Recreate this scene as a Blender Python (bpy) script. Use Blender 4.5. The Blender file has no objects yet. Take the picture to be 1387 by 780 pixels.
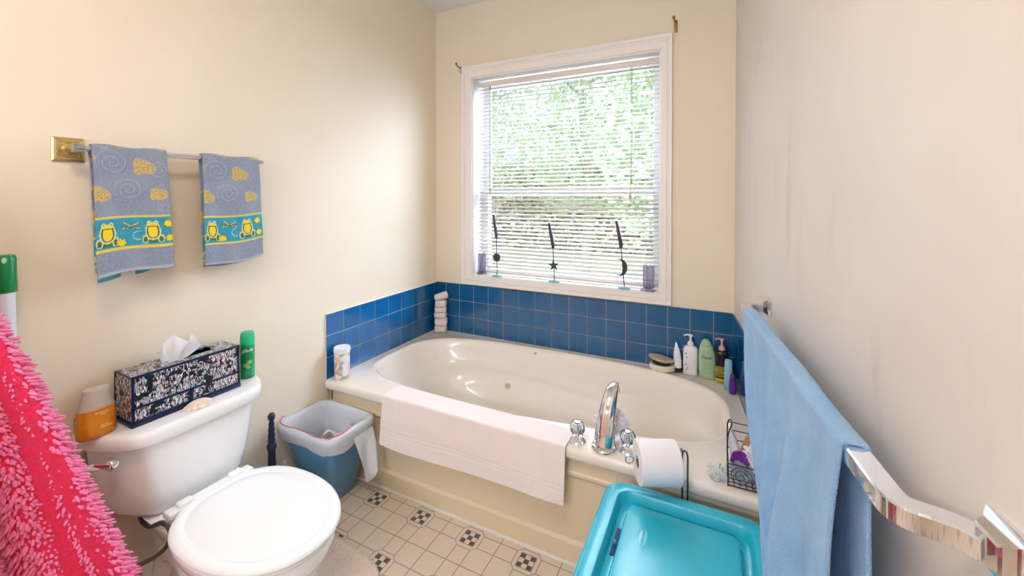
import bpy, bmesh, math, random
from mathutils import Vector, Matrix, noise
random.seed(7)
PI = math.pi
COL = bpy.context.scene.collection
sin, cos = math.sin, math.cos

# ------------------------------------------------------------------ helpers
def lin(c):
    if isinstance(c, str):
        c = tuple(int(c[i:i+2], 16) / 255 for i in (0, 2, 4))
    return tuple((x / 12.92 if x <= .04045 else ((x + .055) / 1.055) ** 2.4) for x in c)

def mat(name, color, rough=.5, metal=0., spec=.5, trans=0., ior=1.45, coat=0., sheen=0., alpha=1., bump=None, vary=None, sss=0., emis=None, attr=None):
    m = bpy.data.materials.new(name); m.use_nodes = True
    nt = m.node_tree; b = nt.nodes['Principled BSDF']
    c = lin(color)
    b.inputs['Base Color'].default_value = (*c, 1)
    b.inputs['Roughness'].default_value = rough
    b.inputs['Metallic'].default_value = metal
    b.inputs['Specular IOR Level'].default_value = spec
    b.inputs['Transmission Weight'].default_value = trans
    b.inputs['IOR'].default_value = ior
    b.inputs['Coat Weight'].default_value = coat
    b.inputs['Sheen Weight'].default_value = sheen
    b.inputs['Alpha'].default_value = alpha
    if sheen: b.inputs['Sheen Roughness'].default_value = .4
    if emis:
        b.inputs['Emission Color'].default_value = (*lin(emis[0]), 1); b.inputs['Emission Strength'].default_value = emis[1]
    tc = nt.nodes.new('ShaderNodeTexCoord')
    base = None
    if attr:
        a = nt.nodes.new('ShaderNodeAttribute'); a.attribute_name = attr
        nt.links.new(a.outputs['Color'], b.inputs['Base Color']); base = a.outputs['Color']
    if vary:                                   # (scale, second colour, amount)
        n = nt.nodes.new('ShaderNodeTexNoise'); n.inputs['Scale'].default_value = vary[0]; n.inputs['Detail'].default_value = 4
        nt.links.new(tc.outputs['Object'], n.inputs['Vector'])
        r = nt.nodes.new('ShaderNodeMapRange'); r.inputs[1].default_value = .3; r.inputs[2].default_value = .7
        r.inputs[4].default_value = vary[2]
        nt.links.new(n.outputs['Fac'], r.inputs[0])
        mx = nt.nodes.new('ShaderNodeMix'); mx.data_type = 'RGBA'
        nt.links.new(r.outputs[0], mx.inputs[0])
        if base: nt.links.new(base, mx.inputs[6])
        else: mx.inputs[6].default_value = (*c, 1)
        mx.inputs[7].default_value = (*lin(vary[1]), 1)
        nt.links.new(mx.outputs[2], b.inputs['Base Color'])
    if bump:                                   # (scale, strength, distance)
        n = nt.nodes.new('ShaderNodeTexNoise'); n.inputs['Scale'].default_value = bump[0]; n.inputs['Detail'].default_value = 3
        nt.links.new(tc.outputs['Object'], n.inputs['Vector'])
        bp = nt.nodes.new('ShaderNodeBump'); bp.inputs['Strength'].default_value = bump[1]; bp.inputs['Distance'].default_value = bump[2]
        nt.links.new(n.outputs['Fac'], bp.inputs['Height']); nt.links.new(bp.outputs[0], b.inputs['Normal'])
    return m

def tag(o, label=None, cat=None, group=None, kind=None):
    if label: o['label'] = label
    if cat: o['category'] = cat
    if group: o['group'] = group
    if kind: o['kind'] = kind
    return o

def empty(name, loc, label=None, cat=None, group=None, rz=0, kind=None):
    o = bpy.data.objects.new(name, None); COL.objects.link(o); o.location = loc; o.rotation_euler = (0, 0, rz)
    o.empty_display_size = .05
    return tag(o, label, cat, group, kind)

def obj(name, bm, m, parent=None, smooth=True, world=True, angle=40, recalc=True):
    """links a bmesh as one mesh object; coordinates in bm are world coordinates unless world=False (then local to the parent)"""
    if recalc and name not in ('foliage', 'hedge', 'flower_print'): bmesh.ops.recalc_face_normals(bm, faces=bm.faces[:])
    me = bpy.data.meshes.new(name)
    if parent is not None and world:
        M = parent_matrix(parent).inverted(); bm.transform(M)
    bm.to_mesh(me); bm.free()
    ms = m if isinstance(m, (list, tuple)) else [m]
    for x in ms: me.materials.append(x)
    if smooth:
        for p in me.polygons: p.use_smooth = True
        me.set_sharp_from_angle(angle=math.radians(angle))
    o = bpy.data.objects.new(name, me); COL.objects.link(o)
    if parent is not None: o.parent = parent
    return o

def parent_matrix(p):
    M = Matrix.LocRotScale(p.location, p.rotation_euler, p.scale)
    return parent_matrix(p.parent) @ M if p.parent else M

def box(bm, c, s, bev=0, seg=2, rot=None):
    g = bmesh.ops.create_cube(bm, size=1)
    vs = g['verts']
    bmesh.ops.scale(bm, vec=s, verts=vs)
    if bev:
        es = list({e for v in vs for e in v.link_edges})
        r = bmesh.ops.bevel(bm, geom=es, offset=bev, segments=seg, affect='EDGES', profile=.5)
        vs = list({v for f in r['faces'] for v in f.verts} | {v for v in vs if v.is_valid})
    if rot is not None: bmesh.ops.rotate(bm, cent=(0, 0, 0), matrix=rot, verts=vs)
    bmesh.ops.translate(bm, vec=c, verts=vs)
    return vs

def bx(c, s, bev=0, seg=2, rot=None):
    bm = bmesh.new(); box(bm, c, s, bev, seg, rot); return bm

def loft(bm, loops, closed=True, cap0=False, cap1=False):
    L = [[bm.verts.new(p) for p in l] for l in loops]
    n = len(loops[0])
    for a, b in zip(L, L[1:]):
        for i in range(n if closed else n - 1):
            j = (i + 1) % n
            bm.faces.new((a[i], a[j], b[j], b[i]))
    if cap0: bm.faces.new(L[0][::-1])
    if cap1: bm.faces.new(L[-1])
    return L

def lathe(bm, prof, c=(0, 0, 0), seg=32, sx=1, sy=1, M=None, caps=True):
    loops = []
    for r, z in prof:
        r = max(r, 1e-5)
        l = []
        for i in range(seg):
            a = 2 * PI * i / seg
            v = Vector((r * cos(a) * sx, r * sin(a) * sy, z))
            if M is not None: v = M @ v
            l.append(v + Vector(c))
        loops.append(l)
    loft(bm, loops, True, caps, caps)
    return bm

def tube(bm, pts, r, seg=10, closed=False, caps=True, up=None):
    pts = [Vector(p) for p in pts]; n = len(pts)
    rs = r if isinstance(r, (list, tuple)) else [r] * n
    loops = []; N = None
    for i, p in enumerate(pts):
        if closed: t = (pts[(i + 1) % n] - pts[i - 1])
        else: t = pts[min(i + 1, n - 1)] - pts[max(i - 1, 0)]
        if t.length < 1e-9: t = Vector((0, 0, 1))
        t.normalize()
        if N is None:
            N = t.orthogonal().normalized()
            if up is not None:
                N = (Vector(up) - t * t.dot(Vector(up))).normalized()
        else:
            N = (N - t * t.dot(N))
            N = N.normalized() if N.length > 1e-6 else t.orthogonal().normalized()
        B = t.cross(N)
        loops.append([p + (N * cos(2 * PI * k / seg) + B * sin(2 * PI * k / seg)) * rs[i] for k in range(seg)])
    if closed: loops.append(loops[0])
    loft(bm, loops, True, caps and not closed, caps and not closed)
    if closed: bmesh.ops.remove_doubles(bm, verts=bm.verts[:], dist=1e-6)
    return bm

def spline(pts, n=8):
    P = [Vector(p) for p in pts]; P = [P[0] * 2 - P[1]] + P + [P[-1] * 2 - P[-2]]
    out = []
    for i in range(1, len(P) - 2):
        for k in range(n):
            t = k / n; a, b, c, d = P[i-1:i+3]
            out.append(.5 * ((2 * b) + (c - a) * t + (2 * a - 5 * b + 4 * c - d) * t * t + (3 * b - a - 3 * c + d) * t ** 3))
    out.append(P[-2]); return out

def poly_prism(bm, pts, d, M):
    """closed 2-D outline extruded by d, placed with matrix M (x,y in plane, z is the extrusion)"""
    a = [bm.verts.new(M @ Vector((x, y, 0))) for x, y in pts]; b = [bm.verts.new(M @ Vector((x, y, d))) for x, y in pts]
    bm.faces.new(a[::-1]); bm.faces.new(b)
    for i in range(len(a)):
        j = (i + 1) % len(a); bm.faces.new((a[i], a[j], b[j], b[i]))

def thicken(bm, th):
    """gives an open sheet a real thickness along its vertex normals"""
    bm.normal_update(); vs = bm.verts[:]; fs = bm.faces[:]; es = [e for e in bm.edges if len(e.link_faces) == 1]
    lay = bm.verts.layers.float_color.get('Col'); mp = {}
    for v in vs:
        w = bm.verts.new(v.co - v.normal * th); mp[v] = w
        if lay: w[lay] = v[lay]
    for f in fs: bm.faces.new([mp[v] for v in reversed(f.verts)])
    for e in es:
        a, b = e.verts; bm.faces.new((a, b, mp[b], mp[a]))

def sheet(f, nu, nv, thick=0.):
    """grid surface f(u,v)->(x,y,z), optionally thickened along its normal"""
    bm = bmesh.new()
    V = [[bm.verts.new(f(i / nu, j / nv)) for i in range(nu + 1)] for j in range(nv + 1)]
    for j in range(nv):
        for i in range(nu): bm.faces.new((V[j][i], V[j][i+1], V[j+1][i+1], V[j+1][i]))
    if thick:
        thicken(bm, thick)
    return bm

def text_bm(s, size, place, extrude=.0006, shear=0., sx=1.):
    """lettering as mesh; place(x,y,z) maps text coordinates (centred) to world"""
    cu = bpy.data.curves.new('t', 'FONT'); cu.body = s; cu.size = size; cu.align_x = 'CENTER'; cu.align_y = 'CENTER'
    cu.extrude = extrude; cu.shear = shear; cu.resolution_u = 3
    o = bpy.data.objects.new('t', cu); COL.objects.link(o)
    dg = bpy.context.evaluated_depsgraph_get(); me = o.evaluated_get(dg).to_mesh()
    bm = bmesh.new(); bm.from_mesh(me); o.evaluated_get(dg).to_mesh_clear()
    bpy.data.objects.remove(o); bpy.data.curves.remove(cu)
    for v in bm.verts: v.co = place(v.co.x * sx, v.co.y, v.co.z)
    return bm

def nz(x, y, z=0.): return noise.noise(Vector((x, y, z)))

# ------------------------------------------------------------------ node maths for patterned materials
class NM:
    def __init__(s, nt): s.nt = nt
    def op(s, o, a, b=0., c=None):
        n = s.nt.nodes.new('ShaderNodeMath'); n.operation = o
        for i, v in enumerate((a, b) if c is None else (a, b, c)):
            if isinstance(v, (int, float)): n.inputs[i].default_value = v
            else: s.nt.links.new(v, n.inputs[i])
        return n.outputs[0]
    def mix(s, f, a, b):
        n = s.nt.nodes.new('ShaderNodeMix'); n.data_type = 'RGBA'
        s.nt.links.new(f, n.inputs[0])
        for i, v in ((6, a), (7, b)):
            if isinstance(v, tuple): n.inputs[i].default_value = (*lin(v), 1)
            else: s.nt.links.new(v, n.inputs[i])
        return n.outputs[2]

def H(h): return tuple(int(h[i:i+2], 16) / 255 for i in (0, 2, 4))

M = {}
M['wall'] = mat('wall_paint', H('ebdfcb'), .55, spec=.3, bump=(60, .05, .002), vary=(2.2, H('e8d6b8'), .35))
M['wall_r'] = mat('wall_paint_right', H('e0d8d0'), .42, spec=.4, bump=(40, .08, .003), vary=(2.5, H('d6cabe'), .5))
M['ceiling'] = mat('ceiling_paint', H('e6e8e6'), .8)
M['white_trim'] = mat('white_trim_paint', H('f1ebe4'), .35)
M['vinyl'] = mat('white_vinyl', H('f0f1f1'), .35)
M['glass'] = mat('window_glass', H('ffffff'), 0., trans=1., ior=1.02)
M['acrylic'] = mat('cream_acrylic', H('f1e9de'), .27, coat=.3)
M['apron'] = mat('tan_apron', H('e9d6b6'), .3, coat=.2)
M['porcelain'] = mat('white_porcelain', H('f4f5f5'), .08, coat=.6)
M['seat'] = mat('seat_plastic', H('f2f6f7'), .22)
M['chrome'] = mat('chrome', H('e9e9ea'), .05, metal=1.)
M['dull_chrome'] = mat('satin_chrome', H('b9bbc0'), .25, metal=1.)
M['brass'] = mat('brass', H('d2bd80'), .3, metal=1.)
M['old_brass'] = mat('aged_brass', H('96702e'), .4, metal=1.)
M['grout'] = mat('grout', H('c9cdd0'), .8)
M['dark_rubber'] = mat('dark_metal', H('23262e'), .45)
M['slat'] = mat('blind_slat', H('cfc8c0'), .5)

# slats let a little light through
def translucent(m, amt, col):
    nt = m.node_tree; b = nt.nodes['Principled BSDF']; out = nt.nodes['Material Output']
    t = nt.nodes.new('ShaderNodeBsdfTranslucent'); t.inputs[0].default_value = (*lin(col), 1)
    mx = nt.nodes.new('ShaderNodeMixShader'); mx.inputs[0].default_value = amt
    nt.links.new(b.outputs[0], mx.inputs[1]); nt.links.new(t.outputs[0], mx.inputs[2]); nt.links.new(mx.outputs[0], out.inputs[0])
translucent(M['slat'], .2, H('e6ddd2'))

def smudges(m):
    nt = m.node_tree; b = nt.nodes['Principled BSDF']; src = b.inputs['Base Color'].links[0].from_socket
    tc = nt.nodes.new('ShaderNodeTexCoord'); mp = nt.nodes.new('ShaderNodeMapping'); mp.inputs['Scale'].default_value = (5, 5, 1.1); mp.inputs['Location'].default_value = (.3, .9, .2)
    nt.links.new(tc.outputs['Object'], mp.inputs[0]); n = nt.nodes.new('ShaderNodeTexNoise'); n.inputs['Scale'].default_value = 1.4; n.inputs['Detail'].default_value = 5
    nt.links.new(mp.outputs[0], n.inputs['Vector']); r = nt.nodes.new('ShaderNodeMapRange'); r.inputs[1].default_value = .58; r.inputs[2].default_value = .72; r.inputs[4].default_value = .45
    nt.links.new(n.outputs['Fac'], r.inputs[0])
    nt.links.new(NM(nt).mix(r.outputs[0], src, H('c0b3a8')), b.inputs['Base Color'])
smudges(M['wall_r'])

def tile_mat():
    m = bpy.data.materials.new('blue_glazed_tile'); m.use_nodes = True
    nt = m.node_tree; b = nt.nodes['Principled BSDF']
    b.inputs['Roughness'].default_value = .09; b.inputs['Specular IOR Level'].default_value = .6; b.inputs['Coat Weight'].default_value = .3
    tc = nt.nodes.new('ShaderNodeTexCoord'); n = nt.nodes.new('ShaderNodeTexNoise'); n.inputs['Scale'].default_value = 6; n.inputs['Detail'].default_value = 4
    nt.links.new(tc.outputs['Object'], n.inputs['Vector'])
    nm = NM(nt); nt.links.new(nm.mix(n.outputs['Fac'], H('084678'), H('0c6095')), b.inputs['Base Color'])
    n2 = nt.nodes.new('ShaderNodeTexNoise'); n2.inputs['Scale'].default_value = 9
    nt.links.new(tc.outputs['Object'], n2.inputs['Vector'])
    bp = nt.nodes.new('ShaderNodeBump'); bp.inputs['Strength'].default_value = .12; bp.inputs['Distance'].default_value = .01
    nt.links.new(n2.outputs['Fac'], bp.inputs['Height']); nt.links.new(bp.outputs[0], b.inputs['Normal'])
    return m
M['tile'] = tile_mat()

def floor_mat():
    m = bpy.data.materials.new('vinyl_floor_pattern'); m.use_nodes = True
    nt = m.node_tree; b = nt.nodes['Principled BSDF']; nm = NM(nt)
    b.inputs['Roughness'].default_value = .35
    tc = nt.nodes.new('ShaderNodeTexCoord'); sp = nt.nodes.new('ShaderNodeSeparateXYZ'); nt.links.new(tc.outputs['Object'], sp.inputs[0])
    G = .2825
    def cell(o, off):
        x = nm.op('DIVIDE', nm.op('SUBTRACT', o, off), G)
        x = nm.op('FRACT', nm.op('ADD', x, 100.5)); return nm.op('SUBTRACT', x, .5)
    px, py = cell(sp.outputs[0], .438), cell(sp.outputs[1], -1.10)
    a, bb = nm.op('ABSOLUTE', px), nm.op('ABSOLUTE', py)
    w = .009
    def near(v, c): return nm.op('LESS_THAN', nm.op('ABSOLUTE', nm.op('SUBTRACT', v, c)), w)
    mx_ = nm.op('MAXIMUM', a, bb); mn_ = nm.op('MINIMUM', a, bb)
    mid = near(mx_, .5)
    corr = nm.op('MULTIPLY', near(mn_, .125), nm.op('GREATER_THAN', mx_, .2))
    octd = nm.op('MULTIPLY', nm.op('LESS_THAN', nm.op('ABSOLUTE', nm.op('SUBTRACT', nm.op('ADD', a, bb), .325)), w * 1.3), nm.op('LESS_THAN', mx_, .205))
    octe = nm.op('MULTIPLY', near(mx_, .2), nm.op('LESS_THAN', mn_, .125))
    # thin spokes between the checker and the octagon
    spk = nm.op('MULTIPLY', near(mn_, .05), nm.op('MULTIPLY', nm.op('LESS_THAN', mx_, .2), nm.op('GREATER_THAN', mx_, .125)))
    chk_edge = nm.op('MULTIPLY', near(mx_, .128), nm.op('LESS_THAN', mn_, .13))
    lines = mid
    for l in (corr, octd, octe, chk_edge): lines = nm.op('MAXIMUM', lines, l)
    s_ = .083
    ix = nm.op('FLOOR', nm.op('DIVIDE', nm.op('ADD', px, .125), s_)); iy = nm.op('FLOOR', nm.op('DIVIDE', nm.op('ADD', py, .125), s_))
    par = nm.op('LESS_THAN', nm.op('MODULO', nm.op('ADD', nm.op('ADD', ix, iy), 20), 2.), .5)
    dark = nm.op('MULTIPLY', par, nm.op('LESS_THAN', mx_, .122))
    n = nt.nodes.new('ShaderNodeTexNoise'); n.inputs['Scale'].default_value = 160; n.inputs['Detail'].default_value = 4
    nt.links.new(tc.outputs['Object'], n.inputs['Vector'])
    base = nm.mix(n.outputs['Fac'], H('d9c8b6'), H('ecdfd1'))
    c = nm.mix(lines, base, H('ad9c8d'))
    c = nm.mix(dark, c, H('5a5458'))
    nt.links.new(c, b.inputs['Base Color'])
    return m
M['floor'] = floor_mat()

# ------------------------------------------------------------------ the room
A = math.radians(6.0)
W = 2.107
T_ = Vector((sin(A), -cos(A), 0)); N_ = Vector((-cos(A), -sin(A), 0))
def RW(s, off, z): return Vector((W, 0, z)) + T_ * s + N_ * off       # point beside the right wall
CZ = 3.03
BACK = -4.3
def wallx(y): return W - y * math.tan(A)

def struct(name, bm, m, parent=None, smooth=False):
    o = obj(name, bm, m, parent, smooth)
    if parent is None: o['kind'] = 'structure'
    return o

bm = bmesh.new(); poly_prism(bm, [(-.12, BACK - .12), (3.2, BACK - .12), (3.2, .25), (-.12, .25)], -.1, Matrix.Identity(4)); struct('floor', bm, M['floor'])
bm = bmesh.new(); poly_prism(bm, [(-.12, BACK - .12), (3.2, BACK - .12), (3.2, .25), (-.12, .25)], .1, Matrix.Translation((0, 0, CZ))); struct('ceiling', bm, M['ceiling'])
struct('wall_left', bx((-.06, BACK / 2 + .065, CZ / 2), (.12, -BACK + .37, CZ)), M['wall'])
# back wall with the window opening
WX0, WX1, WZ0, WZ1 = .342, 1.70, .971, 2.475
bm = bmesh.new()
for (x0, x1, z0, z1) in ((0, WX0, 0, CZ), (WX1, W + .1, 0, CZ), (WX0, WX1, 0, WZ0), (WX0, WX1, WZ1, CZ)):
    box(bm, ((x0 + x1) / 2, .125, (z0 + z1) / 2), (x1 - x0, .25, z1 - z0))
struct('wall_back', bm, M['wall'])
bm = bmesh.new(); L = 4.45
pts = [RW(0, 0, 0), RW(L, 0, 0), RW(L, -.12, 0), RW(-.25, -.12, 0), RW(-.25, 0, 0)]
poly_prism(bm, [(p.x, p.y) for p in (RW(-.002, 0, 0), RW(L, 0, 0), RW(L, -.12, 0), RW(-.002, -.12, 0))], CZ, Matrix.Identity(4)); struct('wall_right', bm, M['wall_r'])
struct('wall_front', bx((1.5, BACK - .06, CZ / 2), (3.2, .12, CZ)), M['wall'])

# ------------------------------------------------------------------ tiles (three courses above the tub)
S = .1265; TZ0 = .517; TZ1 = .892
def tiles(name, rows, xs, place):
    """xs: list of (a,b) spans; place(a, depth, z)"""
    bm = bmesh.new()
    zh = (TZ1 - TZ0) / 3
    a0, a1 = xs[0][0], xs[-1][1]
    def blk(a, b, z0, z1, d0, d1, bev, mi):
        vs = []
        q = [(a, z0), (b, z0), (b, z1), (a, z1)]
        back = [bm.verts.new(place(u, d0, z)) for u, z in q]
        mid = [bm.verts.new(place(u, d1 - bev, z)) for u, z in q]
        ins = [(a + bev, z0 + bev), (b - bev, z0 + bev), (b - bev, z1 - bev), (a + bev, z1 - bev)]
        top = [bm.verts.new(place(u, d1, z)) for u, z in ins]
        fs = [bm.faces.new(top)]
        for A_, B_ in ((back, mid), (mid, top)):
            for i in range(4):
                j = (i + 1) % 4; fs.append(bm.faces.new((A_[i], A_[j], B_[j], B_[i])))
        for f in fs: f.material_index = mi
    blk(a0, a1, TZ0, TZ1 - .002, 0, .0075, .0005, 1)
    for k in range(3):
        for a, b in xs:
            g = .0012
            blk(a + g, b - g, TZ0 + k * zh + g, TZ0 + (k + 1) * zh - g, .001, .0095, .0012, 0)
    o = obj(name, bm, [M['tile'], M['grout']], None, False); o['kind'] = 'structure'
    return o
# back wall: 1.8 tiles, then whole ones, then the cut one
def spans(cuts): return list(zip(cuts, cuts[1:]))
cuts = [.01, .8 * S] + [(.8 + k) * S for k in range(1, 16)] + [W - .008]
tiles('trim_1', 3, spans(cuts), lambda u, d, z: Vector((u, -d, z)))
cl = [-8.32 * S] + [-(7.32 - k) * S for k in range(8)] + [-.0]
cl = [c for c in cl]
tiles('trim_2', 3, spans(cl), lambda u, d, z: Vector((d, u, z)))
cr = [.0, .7 * S] + [(.7 + k) * S for k in range(1, 8)] + [8.3 * S]
tiles('trim_3', 3, spans(cr), lambda u, d, z: RW(u, d, z))
# white bullnose edge along the tiles at the left wall
struct('trim_4', bx((.006, -4.16 * S, TZ1 + .0015), (.012, 8.32 * S, .005), .0015), M['white_trim'])
struct('trim_5', bx((W / 2, -.006, TZ1 + .001), (W - .02, .012, .004), .0012), M['tile'])
# caulk strip at the foot of the tub
struct('trim_6', bx((W / 2 + .05, -1.032, .006), (W + .08, .012, .012), .003), M['white_trim'])

# ------------------------------------------------------------------ window
win = empty('window_1', ((WX0 + WX1) / 2, .1, WZ0), kind='structure')
def casing_profile():   # (across, depth) from the inner edge to the outer
    return [(0, .0), (0, -.010), (.006, -.016), (.045, -.019), (.052, -.014), (.060, -.014), (.066, -.024), (.084, -.026), (.088, -.020), (.088, 0)]
OX0, OX1, OZ0, OZ1 = WX0, WX1, WZ0, WZ1
bm = bmesh.new()
loops = []
for (sx, sz) in ((-1, -1), (1, -1), (1, 1), (-1, 1)):
    lp = []
    for a, d in casing_profile():
        az = a
        if sz < 0: az = a * .78
        x = (OX0 - a if sx < 0 else OX1 + a * .78); z = (OZ0 - az if sz < 0 else OZ1 + a * 1.0)
        lp.append(Vector((x, d, z)))
    loops.append(lp)
loops.append(loops[0])
loft(bm, loops, closed=False); bmesh.ops.remove_doubles(bm, verts=bm.verts[:], dist=1e-6)
obj('casing', bm, M['white_trim'], win, angle=25)
# reveal (jambs, head and sill board)
bm = bmesh.new(); D = .17
for (x0, x1, z0, z1) in ((WX0 - .001, WX0 + .008, WZ0, WZ1), (WX1 - .008, WX1 + .001, WZ0, WZ1), (WX0, WX1, WZ1 - .008, WZ1 + .001)):
    box(bm, ((x0 + x1) / 2, D / 2, (z0 + z1) / 2), (x1 - x0, D, z1 - z0))
obj('reveal', bm, M['vinyl'], win, False)
obj('sill', bx(((WX0 + WX1) / 2, D / 2 - .006, WZ0 + .001), (WX1 - WX0 - .002, D + .012, .012), .003), M['vinyl'], win)
# sashes: upper behind, lower in front
def sash(z0, z1, y, name):
    bm = bmesh.new(); w = .05; x0, x1 = WX0 + .01, WX1 - .01
    for (a, b, c, d) in ((x0, x0 + w, z0, z1), (x1 - w, x1, z0, z1), (x0 + w, x1 - w, z0, z0 + w), (x0 + w, x1 - w, z1 - w, z1)):
        box(bm, ((a + b) / 2, y, (c + d) / 2), (b - a, .03, d - c), .003, 1)
    f = obj(name, bm, M['vinyl'], win)
    obj('pane', bx(((x0 + x1) / 2, y, (z0 + z1) / 2), (x1 - x0 - 2 * w + .01, .004, z1 - z0 - 2 * w + .01)), M['glass'], f, False)
sash(WZ0 + .008, 1.635, .145, 'lower_sash'); sash(1.59, WZ1 - .008, .18, 'upper_sash')
bm = bmesh.new()
for (a, b, c, d) in ((WX0 - .03, WX0 + .02, WZ0, WZ1), (WX1 - .02, WX1 + .03, WZ0, WZ1), (WX0, WX1, WZ1 - .02, WZ1 + .03), (WX0, WX1, WZ0 - .03, WZ0 + .012)):
    box(bm, ((a + b) / 2, .21, (c + d) / 2), (b - a, .09, d - c))
obj('outer_frame', bm, M['vinyl'], win, False)

# venetian blind
BY = .075; BX0, BX1 = WX0 + .012, WX1 - .012
bl = empty('venetian_blind', ((BX0 + BX1) / 2, BY, WZ1 - .01), 'white slatted venetian blind hanging in the window above the tub', 'blind')
HZ = WZ1 - .022
bm = bmesh.new(); box(bm, ((BX0 + BX1) / 2, BY, HZ - .02), (BX1 - BX0, .036, .036), .003)
for x in (BX0 + .08, BX0 + .6, BX1 - .12): box(bm, (x, BY - .02, HZ - .045), (.014, .006, .012), .001)
obj('headrail', bm, mat('headrail_paint', H('e8dcd6'), .4), bl)
zt, zb = HZ - .058, WZ0 + .042
NS = 50; pitch = (zt - zb) / (NS - 1); tilt = math.radians(28)
bm = bmesh.new(); SWD = .0275
for k in range(NS):
    z = zt - k * pitch
    t = tilt
    if k < 1: t = math.radians(40)
    L0 = []
    for (x) in (BX0 + .004, BX1 - .004):
        lp = []
        for s, hh in ((-.5, 0), (-.25, .0013), (0, .0018), (.25, .0013), (.5, 0)):
            yy = s * SWD; zz = hh
            lp.append(Vector((x, BY + yy * cos(t) - zz * sin(t), z + yy * sin(t) + zz * cos(t))))
        for s, hh in ((.5, -.0005), (0, .0012), (-.5, -.0005)):
            yy = s * SWD; zz = hh
            lp.append(Vector((x, BY + yy * cos(t) - zz * sin(t), z + yy * sin(t) + zz * cos(t))))
        L0.append(lp)
    loft(bm, L0, True, True, True)
obj('slats', bm, M['slat'], bl)
obj('bottom_rail', bx(((BX0 + BX1) / 2, BY, WZ0 + .024), (BX1 - BX0 - .008, .028, .016), .004), mat('rail_paint', H('ead9cc'), .4), bl)
for x in (BX0 + .045, BX0 + .42, (BX0 + BX1) / 2 + .1, BX1 - .09):
    bm = bmesh.new()
    for dy in (-.0145, .0145): tube(bm, [(x, BY + dy, HZ - .036), (x, BY + dy, WZ0 + .03)], .0008, 5)
    obj('ladder_cord', bm, M['vinyl'], bl)
bm = bmesh.new(); tube(bm, [(BX0 + .118, BY - .03, HZ - .04), (BX0 + .116, BY - .032, 1.60 - .01)], .0035, 6)
obj('tilt_wand', bm, mat('wand_plastic', H('9a9a9e'), .2, trans=.3), bl)
cd = bmesh.new(); cx_ = 1.512
tube(cd, [(cx_, BY - .028, HZ - .04), (cx_ + .003, BY - .032, 1.95), (cx_ - .002, BY - .03, 1.56)], .0014, 5)
tube(cd, [(cx_ + .006, BY - .028, HZ - .04), (cx_ + .008, BY - .032, 1.95), (cx_ + .004, BY - .03, 1.65)], .0014, 5)
pc = obj('pull_cord', cd, mat('cord', H('8d8577'), .7), bl)
for z, dx in ((1.655, .004), (1.56, -.002)):
    bm = bmesh.new(); lathe(bm, [(.002, z + .032), (.007, z + .022), (.0085, z + .006), (.0105, z), (.004, z - .003)], (cx_ + dx, BY - .03, 0), 10)
    if z < 1.6: tube(bm, [(cx_ - .003, BY - .03, 1.56), (cx_ - .006, BY - .03, 1.515), (cx_ - .004, BY - .03, 1.49)], [.0015, .002, .005], 6)
    obj('tassel', bm, mat('tassel_yellow', H('c9a95e'), .5), pc)

# ------------------------------------------------------------------ brass curtain rod brackets
for i, (x, z, lab) in enumerate(((.245, 2.545, 'small brass curtain rod bracket at the top left corner of the window'), (1.785, 2.60, 'brass curtain rod bracket at the top right corner of the window'))):
    r = empty('curtain_bracket', (x, 0, z), lab, 'bracket', 'brackets at the window corners')
    obj('plate', bx((x, -.003, z), (.018, .006, .075 if i else .05), .002), M['old_brass'], r)
    bm = bmesh.new()
    tube(bm, spline([(x, -.004, z + .012), (x, -.03, z + .014), (x - .004, -.055, z + .016), (x - .006, -.065, z + .026)], 5), .0045, 8)
    lathe(bm, [(.001, 0), (.007, .003), (.009, .01), (.007, .017), (.001, .02)], (x - .006, -.065, z + .022), 12)
    obj('hook', bm, M['old_brass'], r)
    bm = bmesh.new(); tube(bm, [(x + .004, -.045, z + .01), (x + .005, -.046, z - .03)], .002, 6)
    obj('screw', bm, M['dull_chrome'], r)

# ------------------------------------------------------------------ bathtub
tub = empty('bathtub', (1.07, -.52, 0), 'cream jetted bathtub with tan front panel set under the window', 'bathtub')
DZ = .520
BC = Vector((1.065, -.505))
def outline(t, da=0., db=0., dl=0., dr=0.):
    c, s_ = cos(t), sin(t)
    n = 3.0 if (c > 0 or s_ > 0) else 4.2
    e = 2 / n
    if c < 0:
        a = .995 - dl
    else:
        a = 1.005 - dr
    b = (.435 if s_ > 0 else .43) - db
    x = BC.x + math.copysign(abs(c) ** e, c) * a; y = BC.y + math.copysign(abs(s_) ** e, s_) * b
    # the front rim widens around the tap
    if s_ < 0: y += .05 * max(0, 1 - abs(x - 1.6) / .45) ** .7 * (1 if db < .3 else 0) * min(1, abs(s_) * 1.5)
    return x, y
NT = 160
TS = [2 * PI * (i + .5) / NT for i in range(NT)]
def outer(t, z, lip=0.):
    x, y = outline(t)
    v = Vector((x - BC.x, y - BC.y))
    # push radially to the outer rectangle
    x0, y1, y0 = .011, -.011, -1.058 - lip
    x1f = lambda yy: wallx(yy) - .011
    k = 1e9
    if v.x < 0: k = min(k, (x0 - BC.x) / v.x)
    if v.y > 0: k = min(k, (y1 - BC.y) / v.y)
    if v.y < 0: k = min(k, (y0 - BC.y) / v.y)
    if v.x > 0:
        # x = wallx(y)
        ta = math.tan(A); den = v.x + ta * v.y
        if den > 1e-6: k = min(k, (W - .011 - ta * BC.y - BC.x) / den)
    return Vector((BC.x + v.x * k, BC.y + v.y * k, z))
bm = bmesh.new(); loops = []
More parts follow.
